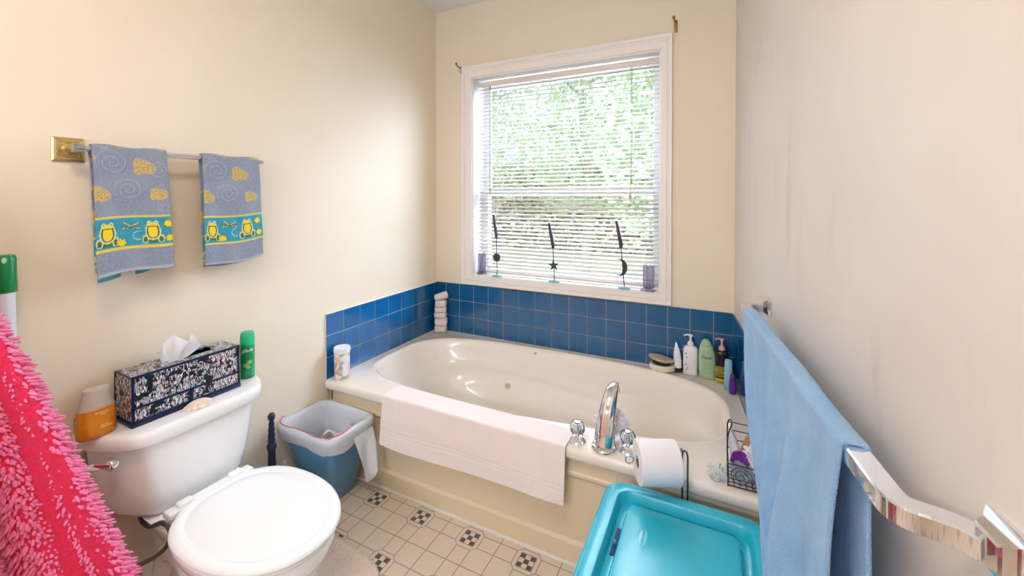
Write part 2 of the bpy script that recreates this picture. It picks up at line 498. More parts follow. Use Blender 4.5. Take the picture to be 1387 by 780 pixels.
def corner_fix(lp):
    # snap the nearest points to the exact corners so that the deck stays square
    for c in ((.011, -.011), (.011, -1.058), (wallx(-1.058) - .011, -1.058), (wallx(-.011) - .011, -.011)):
        i = min(range(NT), key=lambda q: (lp[q].x - c[0]) ** 2 + (lp[q].y - c[1]) ** 2); lp[i].x, lp[i].y = c
    return lp
O0 = corner_fix([outer(t, DZ) for t in TS])
def fshift(lp, dy, z):   # moves only the front edge forward
    r = []
    for p in lp:
        q = p.copy(); q.z = z
        if p.y < -1.05: q.y = p.y + dy
        r.append(q)
    return r
loops = [fshift(O0, .02, DZ - .062), fshift(O0, 0, DZ - .048), fshift(O0, -.006, DZ - .036), fshift(O0, -.006, DZ - .016), fshift(O0, -.002, DZ - .005), fshift(O0, .008, DZ)]
def ring(db, z, dl=None, dr=None, wob=0):
    return [Vector((*outline(t, 0, db, db if dl is None else dl, db if dr is None else dr), z)) for t in TS]
loops += [ring(-.022, DZ + .000, -.012, -.012), ring(-.012, DZ + .004, -.006, -.006), ring(0, DZ + .004), ring(.010, DZ - .002), ring(.018, DZ - .016), ring(.024, DZ - .05, .035, .026),
          ring(.034, DZ - .13, .09, .04), ring(.044, DZ - .18, .13, .05), ring(.075, DZ - .195, .17, .065), ring(.10, DZ - .215, .20, .08), ring(.115, DZ - .27, .24, .095), ring(.135, DZ - .36, .32, .12),
          ring(.165, DZ - .405, .38, .15), ring(.21, DZ - .42, .44, .2), ring(.30, DZ - .425, .6, .4)]
for lp in loops[12:16]:      # the arm rest line dips in a long wave
    for p in lp: p.z += .022 * sin((p.x - .2) * 3.6) * (1 if abs(p.x - BC.x) < .95 else .3)
loft(bm, loops, True, False, True)
obj('basin', bm, M['acrylic'], tub, angle=60)
# apron
bm = bmesh.new()
prof = [(-1.030, DZ - .05), (-1.030, DZ - .115), (-1.034, DZ - .122), (-1.034, DZ - .132), (-1.018, DZ - .15), (-1.015, .11), (-1.015, .10), (-1.026, .088), (-1.028, .0)]
x0, x1 = .012, wallx(-1.03) - .012
loft(bm, [[Vector((x, y, z)) for y, z in prof] + [Vector((x, -1.0, 0)), Vector((x, -1.0, DZ - .05))] for x in (x0, .026, .0265, 2.150, 2.1505, x1)], True, True, True)
obj('front_panel', bm, M['apron'], tub, angle=25)
for x in (.03, 2.15): obj('panel_seam', bx((x, -1.0325, DZ - .09), (.003, .006, .08)), M['dark_rubber'], tub, False)
M['jet'] = mat('beige_jet', H('d9ccb0'), .3)
def jet(p, n, r):
    n = Vector(n).normalized(); Q = n.to_track_quat('Z', 'Y').to_matrix()
    bm = bmesh.new(); lathe(bm, [(r, -.004), (r, .003), (r * .85, .007), (r * .55, .005), (r * .5, -.002), (r * .42, -.002), (r * .38, .006), (r * .2, .008), (r * .15, .001)], p, 24, M=Q, caps=True)
    o = obj('jet', bm, M['jet'], tub)
    bm = bmesh.new(); lathe(bm, [(r * .17, .004), (r * .15, .0085)], p, 12, M=Q); obj('nozzle', bm, M['dark_rubber'], o)
    return o

# ------------------------------------------------------------------ camera
cam_d = bpy.data.cameras.new('camera'); cam = bpy.data.objects.new('camera', cam_d); COL.objects.link(cam)
cam.location = (2.0071, -2.7047, 1.5580)
cam.rotation_euler = (math.radians(90 - .66), 0, .4571)
cam_d.sensor_width = 36; cam_d.lens = 36 * 560.954 / 1387; cam_d.shift_y = -(390 - 275.165) / 1387
cam_d.clip_start = .02
bpy.context.scene.camera = cam

# jets found by dropping rays on the basin: (x, z) on the far side, plus the near/right end
from mathutils.bvhtree import BVHTree
bas = [o for o in COL.objects if o.name == 'basin'][0]
bpy.context.view_layer.update()
bv = BVHTree.FromObject(bas, bpy.context.evaluated_depsgraph_get())
off = Vector(tub.location)
def hit(o, d):
    h = bv.ray_cast(Vector(o) - off, Vector(d).normalized())
    n = h[1]
    if n.dot(Vector(d)) > 0: n = -n
    return h[0] + off, n
for o, d, r in (((.735, -.5, .275), (0, 1, 0), .022), ((.90, -.5, .495), (0, 1, 0), .009), ((1.42, -.5, .275), (0, 1, 0), .022), ((1.5, -.50, .28), (1, .02, 0), .030), ((1.5, -.66, .37), (1, 0, 0), .03)):
    p, n = hit(o, d); jet(p, n, r)
p, n = hit((1.695, -.62, .45), (0, -1, 0))
p, n = hit((1.70, -.70, .6), (0, -.10, -1))
bm = bmesh.new(); Q = n.to_track_quat('Z', 'Y').to_matrix()
lathe(bm, [(.05, -.003), (.052, .006), (.044, .012), (.036, .010), (.03, .014), (.001, .016)], p, 28, M=Q); obj('suction_cover', bm, M['jet'], tub)

# ------------------------------------------------------------------ tap
fx, fy = 1.598, -1.005; Z0 = DZ + .002
tap = empty('tub_faucet', (fx, fy, Z0), 'tall chrome arched bath faucet with two clear knobs on the tub rim', 'faucet')
bm = bmesh.new()
lathe(bm, [(.051, 0), (.053, .004), (.053, .011), (.047, .017)], (fx, fy, Z0), 32)
path = spline([(fx, fy, Z0 + .012), (fx + .002, fy + .004, Z0 + .07), (fx + .007, fy + .03, Z0 + .15), (fx + .012, fy + .070, Z0 + .203), (fx + .015, fy + .118, Z0 + .216), (fx + .015, fy + .155, Z0 + .195), (fx + .015, fy + .165, Z0 + .170)], 7)
n = len(path)
loops = []
for i, p in enumerate(path):
    f = i / (n - 1)
    w = .047 * (1 - f) ** 1.0 + .019 * f; w = .047 - .030 * min(1, f * 1.35) ** 1.15; h = .034 - .018 * min(1, f * 1.4)
    t = (path[min(i + 1, n - 1)] - path[max(i - 1, 0)]).normalized(); X = Vector((1, 0, 0)); Yv = t.cross(X).normalized()
    loops.append([p + X * cos(2 * PI * k / 28) * w + Yv * sin(2 * PI * k / 28) * h for k in range(28)])
loft(bm, loops, True, True, True)
obj('spout', bm, M['chrome'], tap, angle=50)
M['crystal'] = mat('clear_acrylic', H('f2f5fa'), .04, trans=.92, ior=1.49)
for (x, y) in ((1.482, -1.005), (1.690, -.985)):
    bm = bmesh.new(); lathe(bm, [(.034, 0), (.035, .004), (.028, .012), (.020, .016), (.020, .026), (.026, .028), (.027, .033), (.018, .037)], (x, y, Z0), 28)
    k = obj('valve_base', bm, M['chrome'], tap)
    bm = bmesh.new()
    prof = [(.020, .037), (.029, .044), (.032, .058), (.030, .072), (.024, .081), (.010, .084)]
    loops = []
    for r, z in prof: loops.append([Vector((x + cos(2 * PI * q / 32) * r * (1 + .05 * cos(8 * 2 * PI * q / 32)), y + sin(2 * PI * q / 32) * r * (1 + .05 * cos(8 * 2 * PI * q / 32)), Z0 + z)) for q in range(32)])
    loft(bm, loops, True, True, True); obj('crystal_knob', bm, M['crystal'], k, angle=30)
    bm = bmesh.new(); lathe(bm, [(.011, .038), (.010, .078)], (x, y, Z0), 14); lathe(bm, [(.015, .0835), (.015, .087), (.008, .0885)], (x, y, Z0), 18)
    obj('knob_core', bm, M['chrome'], k)
# clear puff tied to the spout with a red string
pf = empty('bath_puff', (fx + .01, fy + .06, Z0 + .02), 'sheer white mesh bath puff tied behind the chrome spout', 'bath puff')
def crumple(c, r, seed, sx=1, sy=1, sz=1, n=5, amp=.45):
    bm = bmesh.new(); bmesh.ops.create_icosphere(bm, subdivisions=n, radius=1)
    for v in bm.verts:
        d = v.co.normalized(); k = 1 + amp * (abs(nz(d.x * 3 + seed, d.y * 3, d.z * 3)) * 1.6 - .4) + amp * .4 * nz(d.x * 9, d.y * 9 + seed, d.z * 9)
        v.co = Vector(c) + Vector((d.x * sx, d.y * sy, d.z * sz)) * r * k
    return bm
M['sheer'] = mat('sheer_mesh', H('eef2f7'), .5, alpha=.55)
o = obj('mesh_ball', crumple((fx + .012, fy + .085, Z0 + .075), .055, 3, 1.15, .55, .95), M['sheer'], pf)
bm = bmesh.new(); tube(bm, [(fx + .007 + cos(a) * .040, fy + .028 + sin(a) * .030, Z0 + .118 + .004 * sin(2 * a) - .0 * a) for a in [2 * PI * i / 24 for i in range(24)]], .0018, 6, closed=True)
obj('string', bm, mat('red_string', H('b02a3c'), .6), pf)

# ------------------------------------------------------------------ toilet
TY = -1.795
toi = empty('toilet', (.35, TY, 0), 'white two-piece toilet with closed lid against the left wall', 'toilet')
def tankplan(x0, x1, hy, ch, z, n=4):
    """plan of the tank: flat front, broad rounded chamfers to the sides"""
    P0 = Vector((x0 + (x1 - x0) * .12, -hy)); C_ = Vector((x1, -hy + ch)); pts = [(x0, -hy * .985), (P0.x, P0.y)]
    Q0 = P0.lerp(C_, .84) + Vector((.005, -.006)); Q1 = Vector((x1 + .001, -hy + ch + .035))
    pts += [tuple(P0.lerp(Q0, .33) + Vector((.004, -.006))), tuple(P0.lerp(Q0, .67) + Vector((.006, -.008)))]
    for k in range(0, 8):
        t = k / 7; p = Q0 * (1 - t) ** 2 + C_ * 2 * t * (1 - t) + Q1 * t * t; pts.append((p.x, p.y))
    pts.append((x1 + .003, 0))
    pts += [(x, -y) for x, y in pts[-2::-1]]
    return [Vector((x, TY + y, z)) for x, y in pts]
bm = bmesh.new()
loops = []
for z, x1, hy, ch in ((.405, .150, .10, .04), (.395, .175, .16, .06), (.402, .190, .200, .07), (.43, .203, .232, .085), (.50, .212, .252, .09), (.60, .219, .268, .095), (.700, .224, .278, .098)):
    loops.append(tankplan(.015, x1, hy, ch, z))
loft(bm, loops, True, True, True); obj('tank', bm, M['porcelain'], toi, angle=50)
bm = bmesh.new(); loops = []
for z, g in ((.694, .002), (.694, .012), (.700, .016), (.724, .018), (.738, .016), (.744, .010), (.746, -.001)):
    loops.append(tankplan(.012, .232 + g, .290 + g, .10, z))
loft(bm, loops, True, True, True); obj('tank_lid', bm, M['porcelain'], toi, angle=50)
# flush lever on the left rounded corner
def lev(f, up=0): return Vector((.128 + f * .075, TY - .285 + f * .040, .655 + up))
bm = bmesh.new()
d = Vector((.45, -.9, 0)).normalized(); Q = d.to_track_quat('Z', 'Y').to_matrix()
lathe(bm, [(.018, -.012), (.018, .006), (.012, .012), (.004, .014)], lev(.62, 0), 18, M=Q)
pth = spline([lev(.75, .004) + d * .012, lev(.4, .006) + d * .020, lev(0, .005) + d * .024, lev(-.5, .0) + d * .022], 6)
n = len(pth); loops = []
for i, p in enumerate(pth):
    f = i / (n - 1); h = .007 + .006 * (1 - abs(2 * f - 1)); t = Vector((-.8, -.42, 0)).normalized()
    if f > .95: h *= .5
    loops.append([p + Vector((0, 0, 1)) * h * cos(2 * PI * k / 14) + d * .005 * sin(2 * PI * k / 14) for k in range(14)])
loft(bm, loops, True, True, True)
obj('flush_lever', bm, M['chrome'], toi, angle=60)
# bowl
def egg(cx, L0, L1, hw, z, n=48, bx=0):
    """egg outline: L0 towards the wall, L1 towards the front"""
    o = []
    for i in range(n):
        a = 2 * PI * i / n; c, s_ = cos(a), sin(a)
        if c >= 0: x = cx + L1 * c; y = hw * math.copysign(abs(s_) ** .92, s_)
        else: x = cx - L0 * abs(c) ** .8; y = hw * math.copysign(abs(s_) ** .75, s_)
        o.append(Vector((x, TY + y + .005, z)))
    return o
bm = bmesh.new()
loops = [egg(.50, .24, .22, .12, 0), egg(.50, .24, .22, .12, .03), egg(.49, .22, .19, .105, .06), egg(.49, .22, .18, .10, .14), egg(.50, .25, .22, .125, .22), egg(.52, .28, .285, .17, .30), egg(.53, .29, .315, .200, .36), egg(.53, .29, .325, .208, .395), egg(.53, .285, .32, .204, .408)]
loft(bm, loops, True, True, True)
obj('bowl', bm, M['porcelain'], toi, angle=60)
# rear pedestal with the trap bulge
bm = bmesh.new()
lp = []
for z, x0, x1, hw in ((0, .12, .42, .115), (.03, .12, .42, .113), (.06, .13, .42, .10), (.2, .11, .42, .10), (.30, .07, .42, .12), (.36, .055, .42, .155), (.396, .05, .40, .165)):
    l = []
    for i in range(32):
        a = 2 * PI * i / 32; l.append(Vector(((x0 + x1) / 2 + (x1 - x0) / 2 * math.copysign(abs(cos(a)) ** .5, cos(a)), TY + hw * math.copysign(abs(sin(a)) ** .5, sin(a)), z)))
    lp.append(l)
loft(bm, lp, True, True, True)
obj('pedestal', bm, M['porcelain'], toi, angle=60)
bm = bmesh.new(); tube(bm, spline([(.12, TY - .09, .10), (.2, TY - .105, .26), (.32, TY - .105, .27), (.40, TY - .10, .14), (.46, TY - .09, .08)], 6), [.04] * 25, 16)
obj('trapway', bm, M['porcelain'], toi, angle=60)
# seat ring and lid
bm = bmesh.new(); loops = []
for z, g in ((.409, .0), (.409, .006), (.415, .010), (.424, .008), (.427, .0)): loops.append(egg(.545, .262, .30 + g, .212 + g, z))
loft(bm, loops, True, True, True); obj('seat', bm, M['seat'], toi, angle=60)
bm = bmesh.new(); loops = []
for z, g in ((.4285, .0), (.4285, .010), (.434, .014), (.442, .012), (.448, .004), (.4495, -.012), (.4495, -.022), (.446, -.027), (.446, -.032), (.4505, -.040), (.453, -.07), (.455, -.13), ): loops.append(egg(.545, .262 + min(g, 0), .306 + g, .214 + g, z))
loft(bm, loops, True, True, True); obj('lid', bm, M['seat'], toi, angle=50)
bm = bmesh.new()
box(bm, (.262, TY + .005, .427), (.05, .30, .022), .006)
for dy in (-.085, .095): box(bm, (.262, TY + dy, .440), (.036, .05, .02), .007, 3)
obj('hinge', bm, M['seat'], toi)
# water supply
sup = bmesh.new()
def ony(u, v, y):
    F0 = Vector((-.4413, .8973, -.0115)); R0 = Vector((.8973, .4413, 0)); U0 = R0.cross(F0)
    d0 = F0 + R0 * ((u - 693.5) / 560.954) - U0 * ((v - 275.165) / 560.954)
    return Vector((2.0071, -2.7047, 1.558)) + d0 * ((y + 2.7047) / d0.y)
hp_ = [ony(*q) for q in ((190, 690, -1.94), (192, 705, -1.95), (203, 713, -1.955), (220, 708, -1.96), (230, 718, -1.96), (227, 738, -1.96), (210, 754, -1.955), (185, 768, -1.945))]
tube(sup, spline(hp_ + [Vector((.02, TY - .14, .125))], 8), .0075, 10)
obj('supply_hose', sup, mat('braided_hose', H('5a4f50'), .35, metal=.6, bump=(900, .6, .002)), toi)
bm = bmesh.new(); lathe(bm, [(.018, 0), (.018, .025), (.012, .03)], hp_[0] + Vector((0, 0, -.012)), 14); obj('hose_nut', bm, M['dull_chrome'], toi)
bm = bmesh.new()
tube(bm, [(.001, TY - .14, .125), (.045, TY - .14, .125)], .013, 12)
obj('valve', bm, M['dull_chrome'], toi)

# ------------------------------------------------------------------ things on the tank
TT = .7465
# tissue box cover
def mosaic():
    m = bpy.data.materials.new('shell_mosaic'); m.use_nodes = True
    nt = m.node_tree; b = nt.nodes['Principled BSDF']; nm = NM(nt)
    b.inputs['Roughness'].default_value = .25
    tc = nt.nodes.new('ShaderNodeTexCoord'); mp = nt.nodes.new('ShaderNodeMapping'); mp.inputs['Scale'].default_value = (260, 260, 110); mp.inputs['Rotation'].default_value = (.5, 0, 0)
    nt.links.new(tc.outputs['Object'], mp.inputs[0])
    v = nt.nodes.new('ShaderNodeTexVoronoi'); nt.links.new(mp.outputs[0], v.inputs['Vector']); v.inputs['Scale'].default_value = 1.0
    sp = nt.nodes.new('ShaderNodeSeparateColor'); nt.links.new(v.outputs['Color'], sp.inputs[0])
    r = nt.nodes.new('ShaderNodeValToRGB'); e = r.color_ramp.elements; e[0].position = 0; e[0].color = (*lin(H('1c2030')), 1); e[1].position = 1; e[1].color = (*lin(H('eeeef2')), 1)
    for p, c in ((.28, '20242f'), (.34, '75707c'), (.5, 'a8a0a6'), (.62, 'cfa9a6'), (.74, '7fa5ac'), (.86, 'd8d4da')):
        k = e.new(p); k.color = (*lin(H(c)), 1)
    r.color_ramp.interpolation = 'CONSTANT'
    n = nt.nodes.new('ShaderNodeTexNoise'); n.inputs['Scale'].default_value = 26; n.inputs['Detail'].default_value = 2
    nt.links.new(tc.outputs['Object'], n.inputs['Vector'])
    blk = nm.op('LESS_THAN', n.outputs['Fac'], .40)
    nt.links.new(sp.outputs[0], r.inputs[0])
    nt.links.new(nm.mix(blk, r.outputs[0], H('181b26')), b.inputs['Base Color'])
    return m
M['mosaic'] = mosaic(); M['navy'] = mat('navy_lacquer', H('141d3c'), .3)
X0, X1, Y0, Y1, Z0_, Z1_ = .040, .165, -1.992, -1.630, TT, TT + .180
tb = empty('tissue_box_cover', ((X0 + X1) / 2, (Y0 + Y1) / 2, TT), 'navy tissue box with glittery shell mosaic drawers on the toilet tank', 'tissue box')
bm = bmesh.new()
box(bm, ((X0 + X1) / 2, (Y0 + Y1) / 2, Z0_ + .008), (X1 - X0 + .012, Y1 - Y0 + .012, .016), .002)
xm, ym, zm = (X0 + X1) / 2, (Y0 + Y1) / 2, (Z0_ + Z1_) / 2
box(bm, (X0 + .003, ym, zm), (.006, Y1 - Y0, Z1_ - Z0_)); box(bm, (X1 - .003, ym, zm), (.006, Y1 - Y0, Z1_ - Z0_))
box(bm, (xm, Y0 + .003, zm), (X1 - X0, .006, Z1_ - Z0_)); box(bm, (xm, Y1 - .003, zm), (X1 - X0, .006, Z1_ - Z0_))
def fr(c, s): box(bm, c, s, .001, 1)
for z in (Z1_ - .003, Z0_ + .066, Z0_ + .018): fr((X1 + .001, ym, z), (.006, Y1 - Y0 + .006, .009))
for y in (Y0, Y1): fr((X1 + .001, y, zm), (.006, .007, Z1_ - Z0_))
fr((X1 + .001, ym + .0, Z0_ + .042), (.006, .012, .05))
for z in (Z1_ - .003,): fr((xm, Y0 - .001, z), (X1 - X0, .005, .006))
fr((X0, Y0 - .001, zm), (.006, .005, Z1_ - Z0_))
# knob plate frame of the upper drawer
for dy in (-.036, .036): fr((X1 + .0015, ym + .03 + dy, Z0_ + .118), (.005, .004, .030))
fr((X1 + .0015, ym + .03, Z0_ + .104), (.005, .075, .004))
obj('case', bm, M['navy'], tb, angle=30)
def drawer(a, b, c, d_):
    obj('drawer_front', bx((X1 + .0006, (a + b) / 2, (c + d_) / 2), (.003, b - a, d_ - c), .0008, 1), M['mosaic'], tb)
drawer(Y0 + .006, Y1 - .006, Z0_ + .070, Z1_ - .007); drawer(Y0 + .006, ym - .008, Z0_ + .022, Z0_ + .062); drawer(ym + .008, Y1 - .006, Z0_ + .022, Z0_ + .062)
obj('side_panel', bx((xm, Y0 - .0005, zm + .008), (X1 - X0 - .008, .002, Z1_ - Z0_ - .026)), M['mosaic'], tb, False)
bm = bmesh.new()      # top board with the slot
sl0, sl1 = Y0 + .13, Y1 - .075
for (a, b, c, d_) in ((X0 + .002, X0 + .03, Y0, Y1), (X1 - .04, X1 - .001, Y0, Y1), (X0 + .03, X1 - .04, Y0, sl0), (X0 + .03, X1 - .04, sl1, Y1)):
    box(bm, ((a + b) / 2, (c + d_) / 2, Z1_ - .0005), (b - a, d_ - c, .004))
obj('top_panel', bm, M['mosaic'], tb, False)
# tissue
def tis(u, v):
    w_ = .07 + .10 * v
    y = ym - .025 + (u - .5) * w_ + .02 * v
    x = xm - .002 + .020 * sin(u * 11 + 1) * v * (.5 + .5 * v) + .012 * sin(u * 23) * v * v
    ed = 1 - (abs(u - .5) * 2) ** 3 * .45
    z = Z1_ - .010 + v * (.098 + .012 * sin(u * 15 + 2)) * ed - .02 * v * u
    return Vector((x, y, z))
tag(obj('tissue', sheet(tis, 40, 20), mat('tissue_paper', H('f6f8fb'), .8, bump=(60, .3, .003)), None), 'white paper tissue pulled up out of the mosaic box', 'tissue')
translucent(bpy.data.materials['tissue_paper'], .3, H('f6f8fb'))

# orange air freshener
AX, AY = .105, -2.068
af = empty('air_freshener', (AX, AY, TT), 'squat orange air freshener with frosted top at the left end of the tank', 'air freshener')
def oval(cx, cy, rx, ry, z, p=2.5, n=36, rz=0):
    o = []
    for i in range(n):
        a = 2 * PI * i / n; x = rx * math.copysign(abs(cos(a)) ** (2 / p), cos(a)); y = ry * math.copysign(abs(sin(a)) ** (2 / p), sin(a))
        o.append(Vector((cx + x * cos(rz) - y * sin(rz), cy + x * sin(rz) + y * cos(rz), z)))
    return o
bm = bmesh.new(); loft(bm, [oval(AX, AY, *r, TT + z) for r, z in (((.026, .046), 0), ((.029, .049), .003), ((.031, .052), .02), ((.0305, .051), .06), ((.029, .049), .098))], True, True, True)
obj('body', bm, mat('orange_plastic', H('d98a1e'), .3, vary=(30, H('c46a10'), .6)), af)
bm = bmesh.new(); loft(bm, [oval(AX, AY, *r, TT + z) for r, z in (((.029, .049), .098), ((.026, .044), .115), ((.022, .036), .145), ((.021, .034), .160), ((.020, .033), .163), ((.017, .029), .164))], True, True, True)
obj('cap', bm, mat('frosted_cap', H('b9ada0'), .35, vary=(20, H('cfc6bc'), .5)), af)
bm = bmesh.new(); loft(bm, [[p for p in oval(AX, AY, .0318, .0528, TT + z)[14:26]] for z in (.025, .075)], False)
for v in bm.verts: pass
obj('side_label', bm, mat('pale_label', H('d9d8d0'), .4, vary=(140, H('6a6a7a'), .8)), af)
M['gold_ink'] = mat('gold_ink', H('f3cf7a'), .3)
bm = bmesh.new()
for k, (w, z) in enumerate(((.034, .085), (.016, .078), (.022, .04), (.03, .034))):
    box(bm, (AX + .0312, AY + .004 + .004 * k, TT + z), (.002, w, .0025))
obj('print', bm, M['gold_ink'], af, False)

# green spray can
GX, GY = .098, -1.552
gc = empty('spray_can', (GX, GY, TT), 'green aerosol air freshener can at the right end of the tank', 'can')
bm = bmesh.new(); lathe(bm, [(.026, 0), (.0285, .002), (.0285, .150)], (GX, GY, TT), 36)
GM = mat('green_can', H('1f9a63'), .25, vary=(45, H('0d7a48'), .8)); obj('body', bm, GM, gc)
bm = bmesh.new(); lathe(bm, [(.0288, .150), (.0288, .180), (.027, .196), (.023, .2065), (.014, .209), (.001, .2085)], (GX, GY, TT), 36); obj('cap', bm, mat('green_cap', H('25ab78'), .25), gc)
ga = math.atan2(cam.location.y - GY, cam.location.x - GX) + .02
def on_cyl(cx, cy, r, z0, a0):
    def f(x, y, z):
        a = a0 + x / r; rr = r + z + .0004
        return Vector((cx + rr * cos(a), cy + rr * sin(a), z0 + y))
    return f
obj('lettering', text_bm('glade', .021, on_cyl(GX, GY, .0287, TT + .128, ga), .0005, shear=.3), mat('pale_ink', H('d6f5e6'), .4), gc)
bm = text_bm('scented oil', .007, on_cyl(GX, GY, .0287, TT + .020, ga), .0004); bm.free()
bm = bmesh.new()
for (dx, dz, r) in ((-.006, .062, .010), (.008, .075, .009), (.004, .052, .007)):
    f = on_cyl(GX, GY, .0287, TT + dz, ga)
    vs = [bm.verts.new(f(dx + r * cos(a) * (1 + .25 * cos(5 * a)), r * sin(a) * (1 + .25 * cos(5 * a)), .0003 + .0001 * len(bm.faces))) for a in [2 * PI * k / 20 for k in range(20)]]; bm.faces.new(vs)

obj('flower_print', bm, mat('yellow_green_ink', H('8fc25a'), .4), gc, False)

# sea shell
SX, SY = .205, -1.80
bm = bmesh.new()
def shell(u, v):
    a = (u - .5) * PI * .92; r = v ** .8
    rib = 1 + .04 * cos(u * 44)
    y = .052 * r * sin(a) * rib; x = .050 * (r * cos(a) * rib) - .025
    z = .020 * (1 - r ** 2) + .0016 * cos(u * 44) * r
    return Vector((SX - .0 + x, SY + y * 1.0, TT + z + .001))
bm = sheet(shell, 60, 14, .002)
tag(obj('seashell', bm, mat('shell', H('f0e2d2'), .35, vary=(50, H('cfa98e'), .6))), 'small ribbed seashell lying in front of the mosaic box on the tank', 'seashell')

# ------------------------------------------------------------------ toilet brush and plastic wad behind the toilet
M['dark_plastic'] = mat('dark_blue_plastic', H('121a38'), .18)
px_, py_ = .115, -1.452
tb2 = empty('toilet_brush', (px_, py_, 0), 'dark navy toilet brush with turned handle between toilet and waste bin', 'toilet brush')
bm = bmesh.new(); lathe(bm, [(.055, 0), (.058, .01), (.05, .09), (.042, .15), (.02, .16)], (px_, py_, 0), 24); obj('holder', bm, M['dark_plastic'], tb2)
bm = bmesh.new(); lathe(bm, [(.016, .16), (.017, .30), (.016, .36), (.021, .372), (.021, .385), (.015, .395), (.0175, .405), (.0145, .42), (.0165, .432), (.013, .445), (.0155, .458), (.012, .472), (.013, .488), (.009, .50), (.016, .512), (.017, .525), (.011, .536), (.002, .54)], (px_, py_, 0), 20); obj('handle', bm, M['dark_plastic'], tb2)
tag(obj('crumpled_bag', crumple((.085, -1.375, .13), .06, 8, .8, .45, 2.0), mat('cloudy_plastic', H('d9dce0'), .3, alpha=.8)), 'crumpled clear plastic bag behind the toilet beside the brush', 'plastic bag')

# ------------------------------------------------------------------ waste bin with liner
wb = empty('waste_bin', (.18, -1.2, 0), 'blue plastic waste bin standing beside the tub and toilet', 'waste bin')
def rrect(x0, x1, y0, y1, r, z, n=6, sag=0):
    o = []
    for (cx, cy, a0) in ((x1 - r, y1 - r, 0), (x0 + r, y1 - r, PI / 2), (x0 + r, y0 + r, PI), (x1 - r, y0 + r, 3 * PI / 2)):
        for k in range(n + 1):
            a = a0 + PI / 2 * k / n; o.append(Vector((cx + r * cos(a), cy + r * sin(a), z)))
    # subdivide the sides
    out = []
    for i, p in enumerate(o):
        q = o[(i + 1) % len(o)]; out.append(p)
        m = 5 if (q - p).length > r * .9 else 0
        for k in range(1, m): out.append(p.lerp(q, k / m))
    return out
BT = (.016, .385, -1.352, -1.076); BB = (.045, .270, -1.235, -1.075)
def binr(f, g=0., r=.05): return [BB[i] * (1 - f) + BT[i] * f + (g if i % 2 else -g) for i in range(4)] + [.035 + (r - .035) * f]
HB = .405
bm = bmesh.new()
loops = []
for f, g in ((0, -.004), (.01, 0), (.5, 0), (.93, 0), (.935, .006), (.99, .008), (1.0, .006), (1.0, -.002), (.95, -.004), (.3, -.004), (.02, -.004)):
    x0, x1, y0, y1, r = binr(f, g); loops.append(rrect(x0, x1, y0, y1, r, HB * f + .001))
loft(bm, loops, True, True, True); obj('tub', bm, mat('blue_bin_plastic', H('5b90b6'), .35), wb)
# liner: hangs inside, folds over the rim, tail at the right corner
ln = empty('bin_liner', (.18, -1.2, .3), 'white plastic liner bag with red drawstring folded over the blue bin rim', 'bag')
bm = bmesh.new(); loops = []
prof = [(.25, -.012), (.45, -.010), (.7, -.008), (.9, -.011), (.99, -.011), (1.03, -.004), (1.036, .008), (1.012, .017), (.96, .018), (.90, .019), (.80, .020)]
for k, (f, g) in enumerate(prof):
    x0, x1, y0, y1, r = binr(min(f, 1), g); lp = rrect(x0, x1, y0, y1, r, HB * f)
    c = Vector(((x0 + x1) / 2, (y0 + y1) / 2, 0))
    for i, p in enumerate(lp):
        th = math.atan2(p.y - c.y, p.x - c.x)
        d_ = Vector((p.x - c.x, p.y - c.y, 0)).normalized()
        w = .006 * nz(th * 5, f * 3, 1.3) + .004 * sin(th * 23 + f * 5) * (1 if k < 4 else .35)
        if k < 4: w = -abs(w) * 2.0
        elif k >= 7: w = abs(w)
        p += d_ * w
        if k == len(prof) - 1: p.z += .014 * nz(th * 2.2, 5) + .006 * sin(th * 7) + (.018 if (p.y < c.y and abs(p.x - c.x) < .1) else 0)
    loops.append(lp)
loft(bm, loops, True, True, False)
ML = mat('white_liner', H('e9eef5'), .35); translucent(ML, .25, H('eef2fa'))
obj('bag', bm, ML, ln, angle=80)
def tail(u, v):
    x = .398 + .030 * v * (u - .2) + .018 * sin(u * 7 + v * 3) * v + .010 + .02 * v; y = -1.225 + .125 * u * (1 - .45 * v) + .055 * v; z = .372 - .225 * v - .035 * v * sin(u * 5)
    return Vector((x, y, z))
obj('bag_tail', sheet(tail, 18, 18), ML, ln, angle=80)
M['red_tie'] = mat('red_tie', H('c4647c'), .5)
bm = bmesh.new()
x0, x1, y0, y1, r = BT[0], BT[1], BT[2], BT[3], .05
rp = [p for p in rrect(x0 - .010, x1 + .010, y0 - .010, y1 + .010, .055, HB + .020)]
seg = [p for p in rp if p.y < -1.30 or (p.x > .36 and p.y < -1.2)]
seg = sorted(seg, key=lambda p: math.atan2(p.y + 1.2, p.x - .18))
seg = [p + Vector((0, 0, .004 * sin(i * 1.7) + .003)) for i, p in enumerate(seg)]
tube(bm, seg, .0022, 6); obj('drawstring', bm, M['red_tie'], ln)
# rubbish in the bin
pt = obj('paper_scrap', sheet(lambda u, v: Vector((.14 + .17 * u, -1.20 + .1 * v + .02 * sin(u * 5), .29 + .05 * u + .025 * sin(u * 6 + v * 4))), 16, 10, .001), mat('scrap_paper', H('e8dcd8'), .7), None)
tag(pt, 'crumpled pale paper scrap inside the blue waste bin', 'paper')

